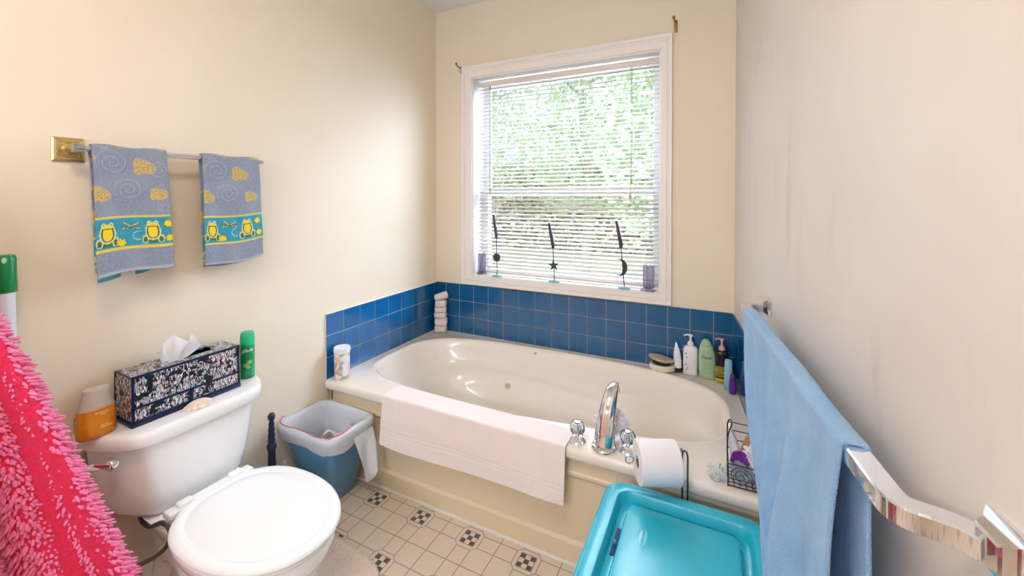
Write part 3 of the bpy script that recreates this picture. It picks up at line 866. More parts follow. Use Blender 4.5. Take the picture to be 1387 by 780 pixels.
# ------------------------------------------------------------------ bath mat on the floor
def matf(u, v):
    x = .26 + .56 * u; y = -1.345 - .80 * v
    cx = abs(u - .5) * 2; cy_ = abs(v - .5) * 2
    # rounded corners, slightly slanted far edge
    y += -.035 * (1 - v) * (cx ** 6); x += (.5 - u) * .10 * (cy_ ** 8)
    y -= .05 * u * (1 - v)
    h = .016 * min(1, (1 - cx) * 14) ** .5 * min(1, (1 - cy_) * 18) ** .5
    return Vector((x, y, .0015 + h + .004 * nz(x * 60, y * 60) * (h / .016) + .003 * nz(x * 150, y * 150)))
bm = sheet(matf, 150, 200)
# cut-out around the toilet foot
dele = [f for f in bm.faces if (f.calc_center_median().x < .73 and abs(f.calc_center_median().y - TY) < .135)]
bmesh.ops.delete(bm, geom=dele, context='FACES')
tag(obj('bath_mat', bm, mat('plush_mat', H('ecdcd0'), .95, sheen=.3, bump=(240, .35, .004), vary=(14, H('e2cfc2'), .6)), None, angle=180), 'pale pinkish plush contour bath mat around the toilet foot', 'bath mat')

# ------------------------------------------------------------------ towels: painting
BLUEGREY = H('929bac')
def mixc(a, b, t): return tuple(a[i] * (1 - t) + b[i] * t for i in range(3))
def frog_paint(w, d, flip=0):
    """w across from the left (m), d up from the hem (m) -> sRGB colour"""
    n1 = nz(w * 160, d * 160, 2) * .5
    c = mixc(BLUEGREY, H('7c889c'), max(0, min(1, .35 + n1 * 1.6)))
    c = mixc(c, H('a0a4b4'), max(0, nz(w * 14, d * 14, 9)) * .7)
    # swirls
    for (sx, sy, r0, s) in ((.092, .292, .034, 1), (.182, .372, .026, -1), (.05, .385, .036, 1), (.205, .295, .02, 1), (.035, .46, .025, -1), (.145, .47, .03, 1), (.2, .235, .02, -1)):
        dx, dy = w - sx, d - sy; r = math.hypot(dx, dy)
        if r < r0 * 1.25:
            a = math.atan2(dy, dx) * s
            q = (r / r0 * 2.0 - a / (2 * PI)) % 1
            if min(q, 1 - q) < .10: c = mixc(c, H('b4bac8'), .55)
            elif min(abs(q - .2), 1) < .07: c = mixc(c, H('66748c'), .4)
    # paisley patches
    for (sx, sy, r0, ang) in ((.130, .372, .040, .5), (.172, .275, .032, .2), (.004, .272, .036, .8), (.075, .482, .050, 0), (.205, .462, .034, .4), (-.01, .40, .015, .4)):
        dx, dy = w - sx, d - sy
        r = math.hypot(dx, dy * 1.15); a = math.atan2(dy, dx)
        R = r0 * (.82 + .22 * cos(a - ang) + .12 * cos(3 * a + ang))
        if r < R:
            k = nz(w * 260, d * 260, 5)
            c = H('dab85e') if k > -.05 else H('a09680')
            if r > R * .92: c = H('c4b48e')
    # band
    b0, b1 = .082, .200
    if b0 < d < b1:
        c = mixc(H('3090a8'), H('3fa2ba'), .5 + .5 * nz(w * 40, d * 40))
        y = d - b0; h = b1 - b0
        if y < .007 or y > h - .007: return H('e8cf3c')
        if y < .012 or y > h - .011: return H('35a2ba')
        G, Yl, Dk = H('4c6a34'), H('ecd32e'), H('3a3f22')
        def ell(cx, cy, rx, ry): return ((w - cx) / rx) ** 2 + ((y - cy) / ry) ** 2
        for fxx in (.158, .030):
            if ell(fxx, .028, .036, .012) < 1: c = G
            if ell(fxx - .022, .030, .010, .016) < 1 or ell(fxx + .022, .030, .010, .016) < 1: c = H('c9cfa0')
            if ell(fxx - .022, .028, .006, .011) < 1 or ell(fxx + .022, .028, .006, .011) < 1: c = G
            if ell(fxx, .058, .020, .029) < 1.25: c = H('cfd6b0')
            if ell(fxx, .058, .018, .027) < 1: c = Dk
            if ell(fxx, .058, .014, .024) < 1: c = Yl
            if ell(fxx, .080, .018, .010) < 1: c = Yl
            if ell(fxx, .076, .016, .0025) < 1: c = Dk
            for ex in (-.010, .010):
                if ell(fxx + ex, .090, .006, .006) < 1: c = H('dcdcb0')
                if ell(fxx + ex, .090, .0025, .0025) < 1: c = Dk
        for (lx, ly, s) in ((.203, .084, 1.), (.068, .022, 1.1), (.206, .030, 1.)):
            dx, dy = (w - lx) / s, (y - ly) / s; r = math.hypot(dx, dy); a = math.atan2(dy, dx)
            R = .015 * (.65 + .45 * abs(cos(a * 3.5)))
            if r < R: c = Yl if (r < R * .85) else G
        # dragonfly
        for (a0) in (.5, 2.5, -.3, 3.4):
            dx, dy = w - .096, y - .078; u_ = dx * cos(a0) + dy * sin(a0); v_ = -dx * sin(a0) + dy * cos(a0)
            if 0 < u_ < .026 and abs(v_) < .0055: c = H('a9bb9a') if abs(v_) < .0035 else G
        if ell(.096, .076, .020, .003) < 1: c = G
        q = abs(math.hypot(w - .118, y - .045) - .016)
        if q < .0013 and (w < .122): c = H('b7d9d2')
    elif d < .010: c = mixc(c, H('c3c6d2'), .6)
    return c

def towel_mesh(prof, y0, y1, warp, thick, nu, paint=None, axis='y'):
    """prof: list of (x, z, v) along the hang; warp(u, i, p)->offset"""
    bm = bmesh.new(); lay = bm.verts.layers.float_color.new('Col') if paint else None
    V = []
    for i, (x, z, d) in enumerate(prof):
        row = []
        for k in range(nu + 1):
            u = k / nu
            p = Vector((x, y0 + (y1 - y0) * u, z)) + warp(u, i / (len(prof) - 1), x, z, d)
            v = bm.verts.new(p)
            if paint: v[lay] = (*lin(paint(u * abs(y1 - y0), d)), 1)
            row.append(v)
        V.append(row)
    for a, b in zip(V, V[1:]):
        for k in range(nu): bm.faces.new((a[k], a[k+1], b[k+1], b[k]))
    if thick: thicken(bm, thick)
    return bm

M['frog_towel'] = mat('frog_towel', BLUEGREY, .95, sheen=.15, bump=(420, .7, .004), attr='Col')
M['teal_lining'] = mat('teal_towel_back', H('5aa0b4'), .95, sheen=.2, bump=(400, .7, .004))
BARX, BARZ = .082, 1.728
def hand_towel(y0, y1, zbot, zback, lab, dz=0, seed=0, sc=1.):
    r = empty('hand_towel', (BARX, (y0 + y1) / 2, BARZ), lab, 'hand towel', 'frog hand towels on the left wall bar')
    F = BARX + .018
    prof = []
    n1 = 130; Lf = BARZ - zbot
    for k in range(n1 + 1):
        t = k / n1; z = zbot + Lf * t
        prof.append((F + .010 * (1 - t) * .8, z, t * Lf))
    for k in range(1, 12):
        a = PI * k / 12; prof.append((BARX + .018 * cos(a), BARZ + .018 * sin(a), Lf + .018 * a))
    n2 = 70
    for k in range(n2 + 1):
        t = k / n2; z = BARZ - (BARZ - zback) * t
        prof.append((BARX - .018 - .010 * t, z, .2 + .35 - (.55 * t) * .9 + .0))
    def warp(u, f, x, z, d):
        dn = max(0, (BARZ - z)) / .45
        w = .011 * dn * sin(u * 6.5 + 1 + seed) + .006 * dn * nz(u * 5 + seed, z * 6)
        s_ = 1 if x > BARX else -.3; bk = .012 if x < BARX - .012 else 0
        yy = .014 * dn * (1 if u > .5 else -.2) * (u - .3) + .004 * nz(z * 9 + seed, u) + bk * dn * 1.6
        zz = (-.018 * dn * (1 - u) + .006 * sin(u * 5 + seed) * dn) + .003 * sin(u * 9) * (1 if z > BARZ - .01 else 0)
        jit = .0012 * nz(u * 90, z * 400)
        return Vector((w * s_ + jit + (.006 if x > BARX else 0) * dn, yy, zz))
    sgn = (y1 - y0)
    obj('cloth', towel_mesh(prof, y0, y1, warp, .006, 110, lambda w, d: frog_paint(w / sc, d * 1.0)), M['frog_towel'], r, angle=180)
    return r
t1 = hand_towel(-2.066, -1.853, 1.300, 1.31, 'grey-blue frog hand towel nearer the brass plate, left one on the bar')
t2 = hand_towel(-1.728, -1.492, 1.292, 1.28, 'grey-blue frog hand towel at the far right end of the bar', seed=2.2, sc=1.05)
# a fold of the teal reverse showing at the hem
for (r, y0, y1, z, x, ma) in ((t1, -2.05, -1.985, 1.262, .075, 'teal_lining'), (t1, -1.945, -1.885, 1.276, .075, 'teal_lining')):
    obj('under_fold', sheet(lambda u, v: Vector((x + .006 * sin(u * 4), y0 + (y1 - y0) * u, z + .05 * v + .012 * u)), 20, 12, .006), M[ma], r)
obj('under_fold', sheet(lambda u, v: Vector((.075 + .006 * sin(u * 4), -1.585 + .07 * u, 1.272 + .05 * v + .012 * u)), 20, 12, .006), mat('grey_fold', H('5c6670'), .95, bump=(400, .7, .004)), t2)
# the bar itself
tr = empty('towel_rail', (.04, -1.78, BARZ), 'chrome towel bar with square brass plates on the left wall', 'towel bar')
bm = bmesh.new(); tube(bm, [(BARX, -2.105, BARZ), (BARX, -1.468, BARZ)], .011, 16); obj('bar', bm, M['chrome'], tr)
for y, kk in ((-2.098, 1.), (-1.535, .5)):
    bm = bmesh.new()
    def sq(h, x): return [Vector((x, y + a * h * kk, BARZ - .002 + b * h * kk)) for a, b in ((-1, -1), (1, -1), (1, 1), (-1, 1))]
    loft(bm, [sq(.041, .0), sq(.041, .007), (sq(.036, .010)), sq(.034, .010), sq(.031, .014), sq(.026, .014), sq(.024, .011)], True, True, True)
    p = obj('wall_plate', bm, M['brass'], tr, angle=20)
    bm = bmesh.new(); lathe(bm, [(.022, .008), (.021, .016), (.015, .022)], (0, y, BARZ), 20, M=Matrix.Rotation(PI / 2, 3, 'Y')); obj('ring', bm, M['brass'], p)
    bm = bmesh.new(); tube(bm, [(.014, y, BARZ), (.06, y, BARZ), (.076, y, BARZ)], [.013, .0125, .0125], 18)
    tube(bm, [(BARX, y - .013, BARZ), (BARX, y + .013, BARZ)], .0155, 18)
    obj('post', bm, M['dull_chrome'], p)

# ------------------------------------------------------------------ right wall: square chrome rail with blue bath towel
rb = empty('chrome_towel_bar', RW(1.45, .07, 1.15), 'square chrome towel bar mounted along the right wall', 'towel bar')
S0, S1, OFF, BZ = .85, 1.985, .084, 1.136
bm = bmesh.new()
# path in plan: plate far -> corner -> bar -> corner -> plate near, rectangular section
plan = []
def arc(cs, co, r, a0, a1, n=6): return [(cs + r * cos(a0 + (a1 - a0) * k / n), co + r * sin(a0 + (a1 - a0) * k / n)) for k in range(n + 1)]
plan = [(S0, .012)] + arc(S0 + .018, OFF - .018, .018, PI, PI / 2) + arc(S1 - .024, OFF - .024, .024, PI / 2, 0) + [(S1 + .012, .03), (S1 + .034, .010)]
loops = []
hw, hh = .0175, .0145
for i, (s_, o_) in enumerate(plan):
    a = plan[max(i - 1, 0)]; b = plan[min(i + 1, len(plan) - 1)]
    t = Vector((b[0] - a[0], b[1] - a[1])).normalized(); nn = Vector((-t.y, t.x))
    sec = []
    for (q, zz) in ((-1, -.85), (-.85, -1), (.85, -1), (1, -.85), (1, .85), (.85, 1), (-.85, 1), (-1, .85)):
        sec.append(RW(s_ + nn.x * hw * q, o_ + nn.y * hw * q, BZ + hh * zz))
    loops.append(sec)
loft(bm, loops, True, True, True)
obj('bar', bm, M['chrome'], rb, angle=30)
for s_ in (S0, S1 + .05):
    bm = bmesh.new(); 
    def sq(h, o_): return [RW(s_ + a * h, o_, BZ + .008 + b * h) for a, b in ((-1, -1), (1, -1), (1, 1), (-1, 1))]
    loft(bm, [sq(.036, 0), sq(.036, .006), sq(.030, .012), sq(.026, .014), sq(.022, .024), sq(.018, .026)], True, True, True)
    obj('wall_plate', bm, M['chrome'], rb, angle=20)
# towel: front (room side) and back sheets over the bar
bt = empty('bath_towel', RW(1.4, OFF, BZ), 'long light blue terry bath towel draped over the right wall bar', 'bath towel')
M['blue_terry'] = mat('blue_terry', H('86b2dc'), .95, sheen=.25, bump=(330, .8, .006), vary=(16, H('a3c4e6'), .55))  # paler noise patches put whitish highlights into the towel colour
prof = []; FO, BO = OFF + .020, OFF - .020
n1 = 90; zb_ = .517
for k in range(n1 + 1): prof.append((FO, zb_ + (BZ + .012 - zb_) * k / n1))
for k in range(1, 8):
    a = PI * k / 8; prof.append((OFF + .020 * cos(a), BZ + .012 + .010 * sin(a)))
for k in range(n1 + 1): prof.append((BO, BZ + .012 - (BZ + .012 - .70) * k / n1))
NU = 110
bm = bmesh.new(); V = []
for i, (o_, z_) in enumerate(prof):
    row = []; front = o_ >= OFF; dn = max(0, BZ + .012 - z_) / .6
    for k in range(NU + 1):
        u = k / NU; z = z_
        s_ = .965 + (1.85 - .965) * u
        # far edge gathers towards the middle as it falls
        s_ += (1 - u) ** 1.3 * .47 * dn ** 1.5 * (1 if front else .85)
        z = (BZ + .012 - (BZ + .012 - z) * (.80 + .2 * u)) if front else z
        fold = .026 * sin(u * 27 + 1.6 * dn) + .014 * sin(u * 11 + .8) + .005 * sin(u * 63 + 3 * nz(z * 3, u * 2)) + .010 * nz(u * 9, z * 4)
        fo = fold * min(1, dn * 1.6 + .05)
        if front: off_ = o_ + .004 + max(-.010, fo * (.45 + .55 * min(1, u * 4))) + .004 * dn + .035 * dn * u
        else: off_ = o_ - .008 * dn + .35 * fo * .5
        off_ = max(off_, .012)
        row.append(bm.verts.new(RW(s_, off_, z + .003 * sin(u * 13) * (1 - min(1, dn)) + .0016 * nz(u * 200, z * 200))))
    V.append(row)
for a, b in zip(V, V[1:]):
    for k in range(NU): bm.faces.new((a[k], a[k+1], b[k+1], b[k]))
thicken(bm, .007)
obj('cloth', bm, M['blue_terry'], bt, angle=180)

# ------------------------------------------------------------------ white towel over the tub edge
wt = None
def wtow(u, v):
    x = .455 + (1.452 - .455) * u
    # v: 0 inner edge on the rim, then over the lip and down
    top_in = -.945; ye = -1.068
    L1 = ye * -1 + top_in
    tot = .125 + .235 + .012 * sin(u * 4)
    s_ = v * tot
    if s_ < .115: y = top_in - s_ * (-(ye) + top_in) / .115; z = DZ + .0105
    elif s_ < .130:
        a = (s_ - .115) / .015 * PI / 2; y = ye - .009 * sin(a); z = DZ + .0015 + .009 * cos(a)
    else: y = ye - .009 - .004 * (s_ - .13) / .2; z = DZ + .0015 - (s_ - .130)
    hang = max(0, s_ - .13)
    y -= hang * .05 * (1 + sin(u * 7 + 1)) + .004 * nz(u * 6, v * 4) * min(1, hang * 10)
    # pressed bands and creases
    if abs(hang - .155) < .004 or abs(hang - .17) < .003: y += .0015
    y += -.0025 * math.exp(-((u - .87) / .012) ** 2) - .002 * math.exp(-((u - .08) / .012) ** 2)
    x += .010 * hang * (u - .5)
    z += .003 * sin(u * 17) * min(1, hang * 8) * 0
    return Vector((x, y, z))
bm = sheet(wtow, 150, 70, -.005)
tag(obj('white_towel', bm, mat('white_terry', H('f3e7e4'), .95, sheen=.2, bump=(380, .5, .003))), 'plain white towel hung over the front edge of the tub', 'towel')

# ------------------------------------------------------------------ teal storage bin with recessed lid
LZ = .505
tt = empty('storage_tote', (1.93, -1.55, 0), 'large teal plastic storage tote with recessed lid in front of the tub', 'storage bin')
M['teal'] = mat('teal_plastic', H('27b4cb'), .28, coat=.1)
TX0, TX1, TY1, TY0 = 1.652, 2.170, -1.140, -2.02
loops = []; bm = bmesh.new()
lidp = [(-.006, -.040, .07), (.000, -.040, .07), (.004, -.030, .072), (.004, -.014, .072), (-.002, -.006, .07), (-.006, -.003, .068), (-.009, -.0035, .066), (-.014, .0, .062), (-.040, .001, .05), (-.048, .0, .045), (-.053, -.006, .04), (-.060, -.038, .04), (-.066, -.042, .038), (-.080, -.042, .036), (-.084, -.038, .035), (-.090, -.016, .035), (-.098, -.0125, .03), (-.16, -.011, .03)]
for g, z, r in lidp: loops.append(rrect(TX0 - g, TX1 + g, TY0 - g, TY1 + g, r, LZ + z, n=8))
loft(bm, loops, True, False, True)
obj('lid', bm, M['teal'], tt, angle=35)
bm = bmesh.new(); loops = []
for g, z in ((-.055, .002), (-.05, 0), (-.045, .02), (-.012, LZ - .06), (-.010, LZ - .012)): loops.append(rrect(TX0 - g, TX1 + g, TY0 - g, TY1 + g, .06, z, n=8))
loft(bm, loops, True, True, False); obj('tub', bm, mat('teal_body', H('1a9bb4'), .35), tt)
# raised brand oval pressed on the lid
ox, oy, oz = TX0 + .155, -1.37, LZ - .0115
bm = bmesh.new(); loft(bm, [[Vector((ox + rx * cos(a), oy + ry * sin(a), oz + z)) for a in [2 * PI * k / 32 for k in range(32)]] for rx, ry, z in ((.0125, .036, 0), (.0125, .036, .0012), (.0115, .035, .0016))], True, False, True)
lg = obj('oval_badge', bm, mat('badge_teal', H('86dde4'), .3), tt)
obj('badge_lettering', text_bm('Rubbermaid', .0125, lambda x, y, z: Vector((ox - y, oy + x, oz + .0018 + z)), .0005), M['teal'], lg)
# latch slot at the left with dark opening
obj('latch_slot', bx((TX0 + .0735, -1.385, LZ - .0405), (.012, .115, .004), .002, 2), mat('dark_slot', H('1b2463'), .5), tt)
bm = bmesh.new(); lathe(bm, [(.001, 0), (.007, .004), (.006, .011), (.001, .014)], (TX0 + .0735, -1.398, LZ - .039), 10); obj('latch', bm, M['dull_chrome'], tt)

# ------------------------------------------------------------------ toilet paper on its wire stand
TPc = Vector((1.823, -1.152, .612)); ax = Vector((cos(math.radians(24)), sin(math.radians(24)), 0)); RR, HL = .074, .070
tp = empty('toilet_roll', TPc, 'white toilet paper roll held on the wire stand beside the tub', 'toilet roll')
Q = ax.to_track_quat('Z', 'Y').to_matrix()
bm = bmesh.new(); lathe(bm, [(.021, -HL), (RR - .002, -HL), (RR, -HL + .002), (RR, HL - .002), (RR - .002, HL), (.021, HL), (.021, -HL)], TPc, 48, M=Q, caps=False)
obj('paper', bm, mat('toilet_paper', H('f4eff0'), .9, bump=(150, .15, .002)), tp, angle=40)
bm = bmesh.new(); lathe(bm, [(.0205, -HL + .001), (.0205, HL - .001), (.019, HL - .001), (.019, -HL + .001), (.0205, -HL + .001)], TPc, 32, M=Q, caps=False)
obj('cardboard_core', bm, mat('cardboard', H('9a6a4a'), .9), tp)
perp = Vector((-ax.y, ax.x, 0))
tail_p = lambda u, v: TPc + ax * (HL - .001) * (2 * u - 1) + perp * (-1) * (RR + .0015) * cos(v * .5 - .25) * 1.0 + Vector((0, 0, -RR * sin(v * .9)))
ts = empty('paper_stand', (1.90, -1.105, 0), 'dark wire toilet paper stand behind the teal tote', 'stand')
bm = bmesh.new()
e = TPc + ax * (HL + .018)
rodx = (1.9035, 1.9215)
armz = TPc.z - .0
pth = [Vector((rodx[1], -1.094, .014)), Vector((rodx[1], -1.094, .625)), Vector((rodx[1] - .004, -1.094, .642)), Vector((rodx[1] - .011, -1.096, .647)), Vector((rodx[0] + .002, -1.100, .642)), Vector((rodx[0], -1.102, .628)), Vector((rodx[0], -1.102, .014))]
tube(bm, pth, .0032, 8)
obj('upright', bm, mat('dark_wire', H('4e5f66'), .3, metal=.8), ts)
bm = bmesh.new()
a0 = Vector((rodx[0], -1.102, TPc.z + .03)); a1 = TPc + ax * (HL + .012)
s2 = TPc - ax * (HL + .014)
arm = spline([a0 + Vector((.0, 0, .006)), a0 + Vector((-.004, -.004, .012)), a1 + Vector((-.002, 0, .014)), a1 + Vector((-.006, -.002, .004)), TPc + ax * HL * .6 + Vector((0, 0, .012)), TPc + Vector((0, 0, .013)), TPc - ax * HL + Vector((0, 0, .013)), s2 + Vector((0, 0, .010))], 5)
ring_ = [s2 - ax * .014 + Vector((0, 0, .008)) + (ax * cos(a) + Vector((0, 0, 1)) * sin(a)) * .014 for a in [2 * PI * k / 18 for k in range(19)]]
tube(bm, arm, .0035, 8); tube(bm, ring_, .0035, 8)
obj('arm', bm, M['chrome'], ts)
bm = bmesh.new(); tube(bm, [(1.9125 + .030 * cos(a), -1.098 + .028 * sin(a), .006) for a in [2 * PI * k / 24 for k in range(24)]], .005, 8, closed=True)
box(bm, (1.9125, -1.098, .008), (.04, .012, .008), .002)
obj('foot', bm, M['dark_rubber'], ts)

# ------------------------------------------------------------------ wire caddy with bath things
CZ0 = DZ + .004
CXa, CXb, CYa, CYb = 2.052, 2.168, -1.035, -.925
cdy = empty('wire_caddy', ((CXa + CXb) / 2, (CYa + CYb) / 2, CZ0), 'dark scrollwork wire caddy on the front right tub corner', 'caddy')
MW = mat('black_wire', H('3a3838'), .35, metal=.7)
bm = bmesh.new()
def loopbox(z, r=.0022): tube(bm, [(x, y, z) for x, y in ((CXa, CYa), ((CXa + CXb) / 2, CYa), (CXb, CYa), (CXb, (CYa + CYb) / 2), (CXb, CYb), ((CXa + CXb) / 2, CYb), (CXa, CYb), (CXa, (CYa + CYb) / 2))], r, 7, closed=True)
for z in (CZ0 + .004, CZ0 + .082): loopbox(z)
for x, y in ((CXa, CYa), (CXb, CYa), (CXb, CYb), (CXa, CYb)): tube(bm, [(x, y, CZ0), (x, y, CZ0 + .082)], .0022, 7)
for k in range(1, 6): tube(bm, [(CXa + (CXb - CXa) * k / 6, CYa, CZ0 + .004), (CXa + (CXb - CXa) * k / 6, CYb, CZ0 + .004)], .0014, 6)
for k in range(1, 5): tube(bm, [(CXa, CYa + (CYb - CYa) * k / 5, CZ0 + .004), (CXb, CYa + (CYb - CYa) * k / 5, CZ0 + .004)], .0014, 6)
# tall hoop on the left and upper guard rails
tube(bm, spline([(CXa, CYa + .01, CZ0 + .08), (CXa - .003, CYa + .012, CZ0 + .14), (CXa + .002, CYa + .02, CZ0 + .185), (CXa + .012, CYa + .04, CZ0 + .205), (CXa + .010, CYb - .02, CZ0 + .20), (CXa, CYb, CZ0 + .17), (CXa, CYb, CZ0 + .08)], 6), .0024, 7)
for z in (.115, .15, .18): tube(bm, [(CXa + .004, CYb, CZ0 + z), (CXb - .004, CYb, CZ0 + z)], .0018, 6)
tube(bm, [(CXb, CYb, CZ0 + .08), (CXb - .004, CYb, CZ0 + .18)], .002, 6)
obj('frame', bm, MW, cdy)
bm = bmesh.new()
def spiral(c, r0, turns, U, Vv, rr=.0016, s=1, a_0=0.):
    return [Vector(c) + Vector(U) * (r0 * (1 - k / 60) ** .8) * cos(a_0 + s * turns * 2 * PI * k / 60) + Vector(Vv) * (r0 * (1 - k / 60) ** .8) * sin(a_0 + s * turns * 2 * PI * k / 60) for k in range(56)]
tube(bm, spiral((CXa + .040, CYa - .001, CZ0 + .043), .036, 2.6, (1, 0, 0), (0, 0, 1)), .0016, 6)
tube(bm, spiral((CXb - .022, CYa - .001, CZ0 + .026), .022, 2, (1, 0, 0), (0, 0, 1), s=-1), .0016, 6)
tube(bm, spiral((CXb - .022, CYa - .001, CZ0 + .064), .016, 2, (1, 0, 0), (0, 0, 1)), .0016, 6)
for z in (.04, .085, .13): tube(bm, spiral((CXa - .002, (CYa + CYb) / 2 - .02, CZ0 + z), .024, 2, (0, 1, 0), (0, 0, 1)), .0016, 6)
obj('scrollwork', bm, mat('bronze_wire', H('6b625c'), .35, metal=.7), cdy)
# grey cloth liner
def bag(c, pts_, name, m, lab, cat): pass
wc = obj('washcloth', crumple((CXa + .055, (CYa + CYb) / 2 - .02, CZ0 + .048), .045, 4, .95, .75, .72, amp=.3), mat('grey_cloth', H('9aa7b4'), .9, bump=(300, .5, .004)))
tag(wc, 'grey washcloth folded in the bottom of the wire caddy', 'washcloth')
def tube_bottle(name, base, tip, r0, r1, mb, mc, lab, cat, band=None, flat=.6):
    r = empty(name, base, lab, cat)
    base, tip = Vector(base), Vector(tip); d_ = tip - base; L_ = d_.length; Qm = d_.normalized().to_track_quat('Z', 'Y').to_matrix()
    bm = bmesh.new(); loops = []
    for f, ra, rb_ in ((0, r1, r1), (.02, r0 * .95, r0 * .95), (.25, r0, r0 * .85), (.7, r0 * 1.04, r0 * flat), (1, r0 * 1.08, r0 * .12)):
        loops.append([base + Qm @ Vector((ra * cos(2 * PI * k / 24), rb_ * sin(2 * PI * k / 24), L_ * f)) for k in range(24)])
    loft(bm, loops, True, True, True); obj('body', bm, mb, r, angle=50)
    bm = bmesh.new(); lathe(bm, [(r1 * .8, -.028), (r1 * .86, -.026), (r1 * .88, 0)], base, 20, M=Qm); obj('cap', bm, mc, r)
    if band:
        bm = bmesh.new(); loops = []
        for f in band[:2]:
            k2 = (f - .25) / .45; ra = r0 * (1 + .04 * k2) + .0012; rb2 = r0 * (.85 + (flat - .85) * k2) + .0012
            loops.append([base + Qm @ Vector((ra * cos(2 * PI * k / 24), rb2 * sin(2 * PI * k / 24), L_ * f)) for k in range(24)])
        loft(bm, loops, True); obj('label_band', bm, band[2], r)
    return r
MWP = mat('white_plastic', H('f0eff4'), .3); MPU = mat('purple_plastic', H('5c2a8a'), .3)
tube_bottle('lotion_tube', (CXa + .030, CYa + .055, CZ0 + .076), (CXa + .006, CYa + .052, CZ0 + .19), .022, .020, MWP, MPU, 'white lotion tube with purple label standing in the wire caddy', 'tube', None)
lt = bmesh.new(); tube(lt, [(CXa + .036, CYa + .026, CZ0 + .075), (CXa + .060, CYa + .022, CZ0 + .110)], [.001, .001], 4); lt.free()
o = obj('razor_pouch', sheet(lambda u, v: Vector((CXa + .010 + .052 * u + .008 * v, CYa + .016 + .012 * sin(u * 3), CZ0 + .078 + .034 * v + .006 * sin(u * 4))), 14, 8, .008), mat('purple_pack', H('6f2288'), .25, vary=(120, H('8f4aa8'), .5)))
tag(o, 'small purple packet tucked at the front of the wire caddy', 'packet')
# wooden brush with round white end
br = empty('bath_brush', (CXb - .03, CYa + .06, CZ0 + .09), 'wooden bath brush leaning out of the wire caddy', 'brush')
bm = bmesh.new(); b0, b1 = Vector((CXa + .050, CYa + .05, CZ0 + .085)), Vector((CXb - .010, CYb - .012, CZ0 + .175))
pts = spline([b0, b0.lerp(b1, .35), b0.lerp(b1, .75), b1], 6); n = len(pts)
tube(bm, pts, [.016 + .010 * sin(PI * k / (n - 1)) for k in range(n)], 12)
obj('handle', bm, mat('brush_wood', H('b08a55'), .5, vary=(60, H('8a6236'), .7)), br)
bm = bmesh.new(); lathe(bm, [(.001, -.012), (.011, -.008), (.013, .0), (.011, .009), (.001, .013)], b1 + Vector((.004, .004, .014)), 16); obj('end_knob', bm, MWP, br)
tag(obj('bath_sponge', crumple((CXb - .030, CYa + .045, CZ0 + .112), .032, 12, 1.05, .9, .95), mat('white_net', H('f3f1f6'), .8, bump=(260, .7, .006))), 'white net bath sponge at the right inside the wire caddy', 'sponge')
tube_bottle('cream_tube', (CXb - .012, CYa + .015, CZ0 + .040), (CXb - .058, CYa + .018, CZ0 + .128), .014, .012, MWP, MWP, 'slim white cream tube slanting across the wire caddy', 'tube')
tag(obj('soap_wrap', crumple((2.016, -1.008, CZ0 + .026), .040, 20, .8, .75, .62), mat('pale_net', H('eef0f0'), .7, alpha=.75, bump=(200, .5, .004))), 'pale sheer netting lying on the tub rim beside the caddy', 'netting')

# ------------------------------------------------------------------ bottles in the back right corner
# soap dish + lid
sd = empty('soap_tin', (1.725, -.068, CZ0), 'low white oval dish with gold rim and tan oval lid on top', 'dish')
sx_, sy_ = 1.722, -.072
bm = bmesh.new(); loft(bm, [oval(sx_, sy_, a, b, CZ0 + z, 2, 40) for a, b, z in ((.066, .042, 0), (.072, .047, .006), (.074, .048, .035), (.071, .045, .037), (.068, .043, .02), (.06, .04, .012))], True, True, True); obj('dish', bm, mat('cream_ceramic', H('ece6d8'), .25), sd)
bm = bmesh.new(); tube(bm, oval(sx_, sy_, .0735, .0475, CZ0 + .007, 2, 40), .002, 6, closed=True); obj('gold_rim', bm, M['brass'], sd)
bm = bmesh.new(); loft(bm, [oval(sx_ - .004, sy_ + .004, a, b, CZ0 + z, 2, 40) for a, b, z in ((.05, .032, .036), (.056, .036, .046), (.050, .032, .052))], True, True, True); obj('dark_inner', bm, mat('dark_brush', H('2a2522'), .7), sd)
bm = bmesh.new()
lp = []
for a, b, z in ((.052, .034, .052), (.070, .046, .062), (.073, .048, .067), (.070, .046, .072), (.04, .026, .075), (.002, .002, .0755)):
    l = oval(sx_ - .006, sy_ + .004, a, b, CZ0 + z, 2, 40)
    for p in l: p.z += -(p.x - sx_) * .12
    lp.append(l)
loft(bm, lp, True, True, True); obj('lid', bm, mat('tan_lid', H('b5aa8c'), .35), sd)
# small white tube standing on a black cap
r = empty('face_wash_tube', (1.808, -.050, CZ0), 'small white tube standing on its black cap next to the dish', 'tube')
bm = bmesh.new(); loft(bm, [oval(1.808, -.05, a, b, CZ0 + z, 2, 24) for a, b, z in ((.023, .018, 0), (.024, .019, .004), (.024, .019, .024))], True, True, True); obj('cap', bm, mat('black_cap', H('16161c'), .3), r)
bm = bmesh.new(); lp = []
for a, b, z, dx in ((.023, .018, .024, 0), (.023, .017, .06, -.001), (.019, .012, .11, -.004), (.010, .006, .150, -.007), (.003, .002, .172, -.010)): lp.append(oval(1.808 + dx, -.05, a, b, CZ0 + z, 2, 24))
loft(bm, lp, True, True, True); obj('body', bm, MWP, r)
obj('print', text_bm('clear', .013, lambda x, y, z: Vector((1.806 - y * .9, -.0685 - z, CZ0 + .075 + x)), .0004), mat('purple_ink', H('4a3a6a'), .5), r) if False else None
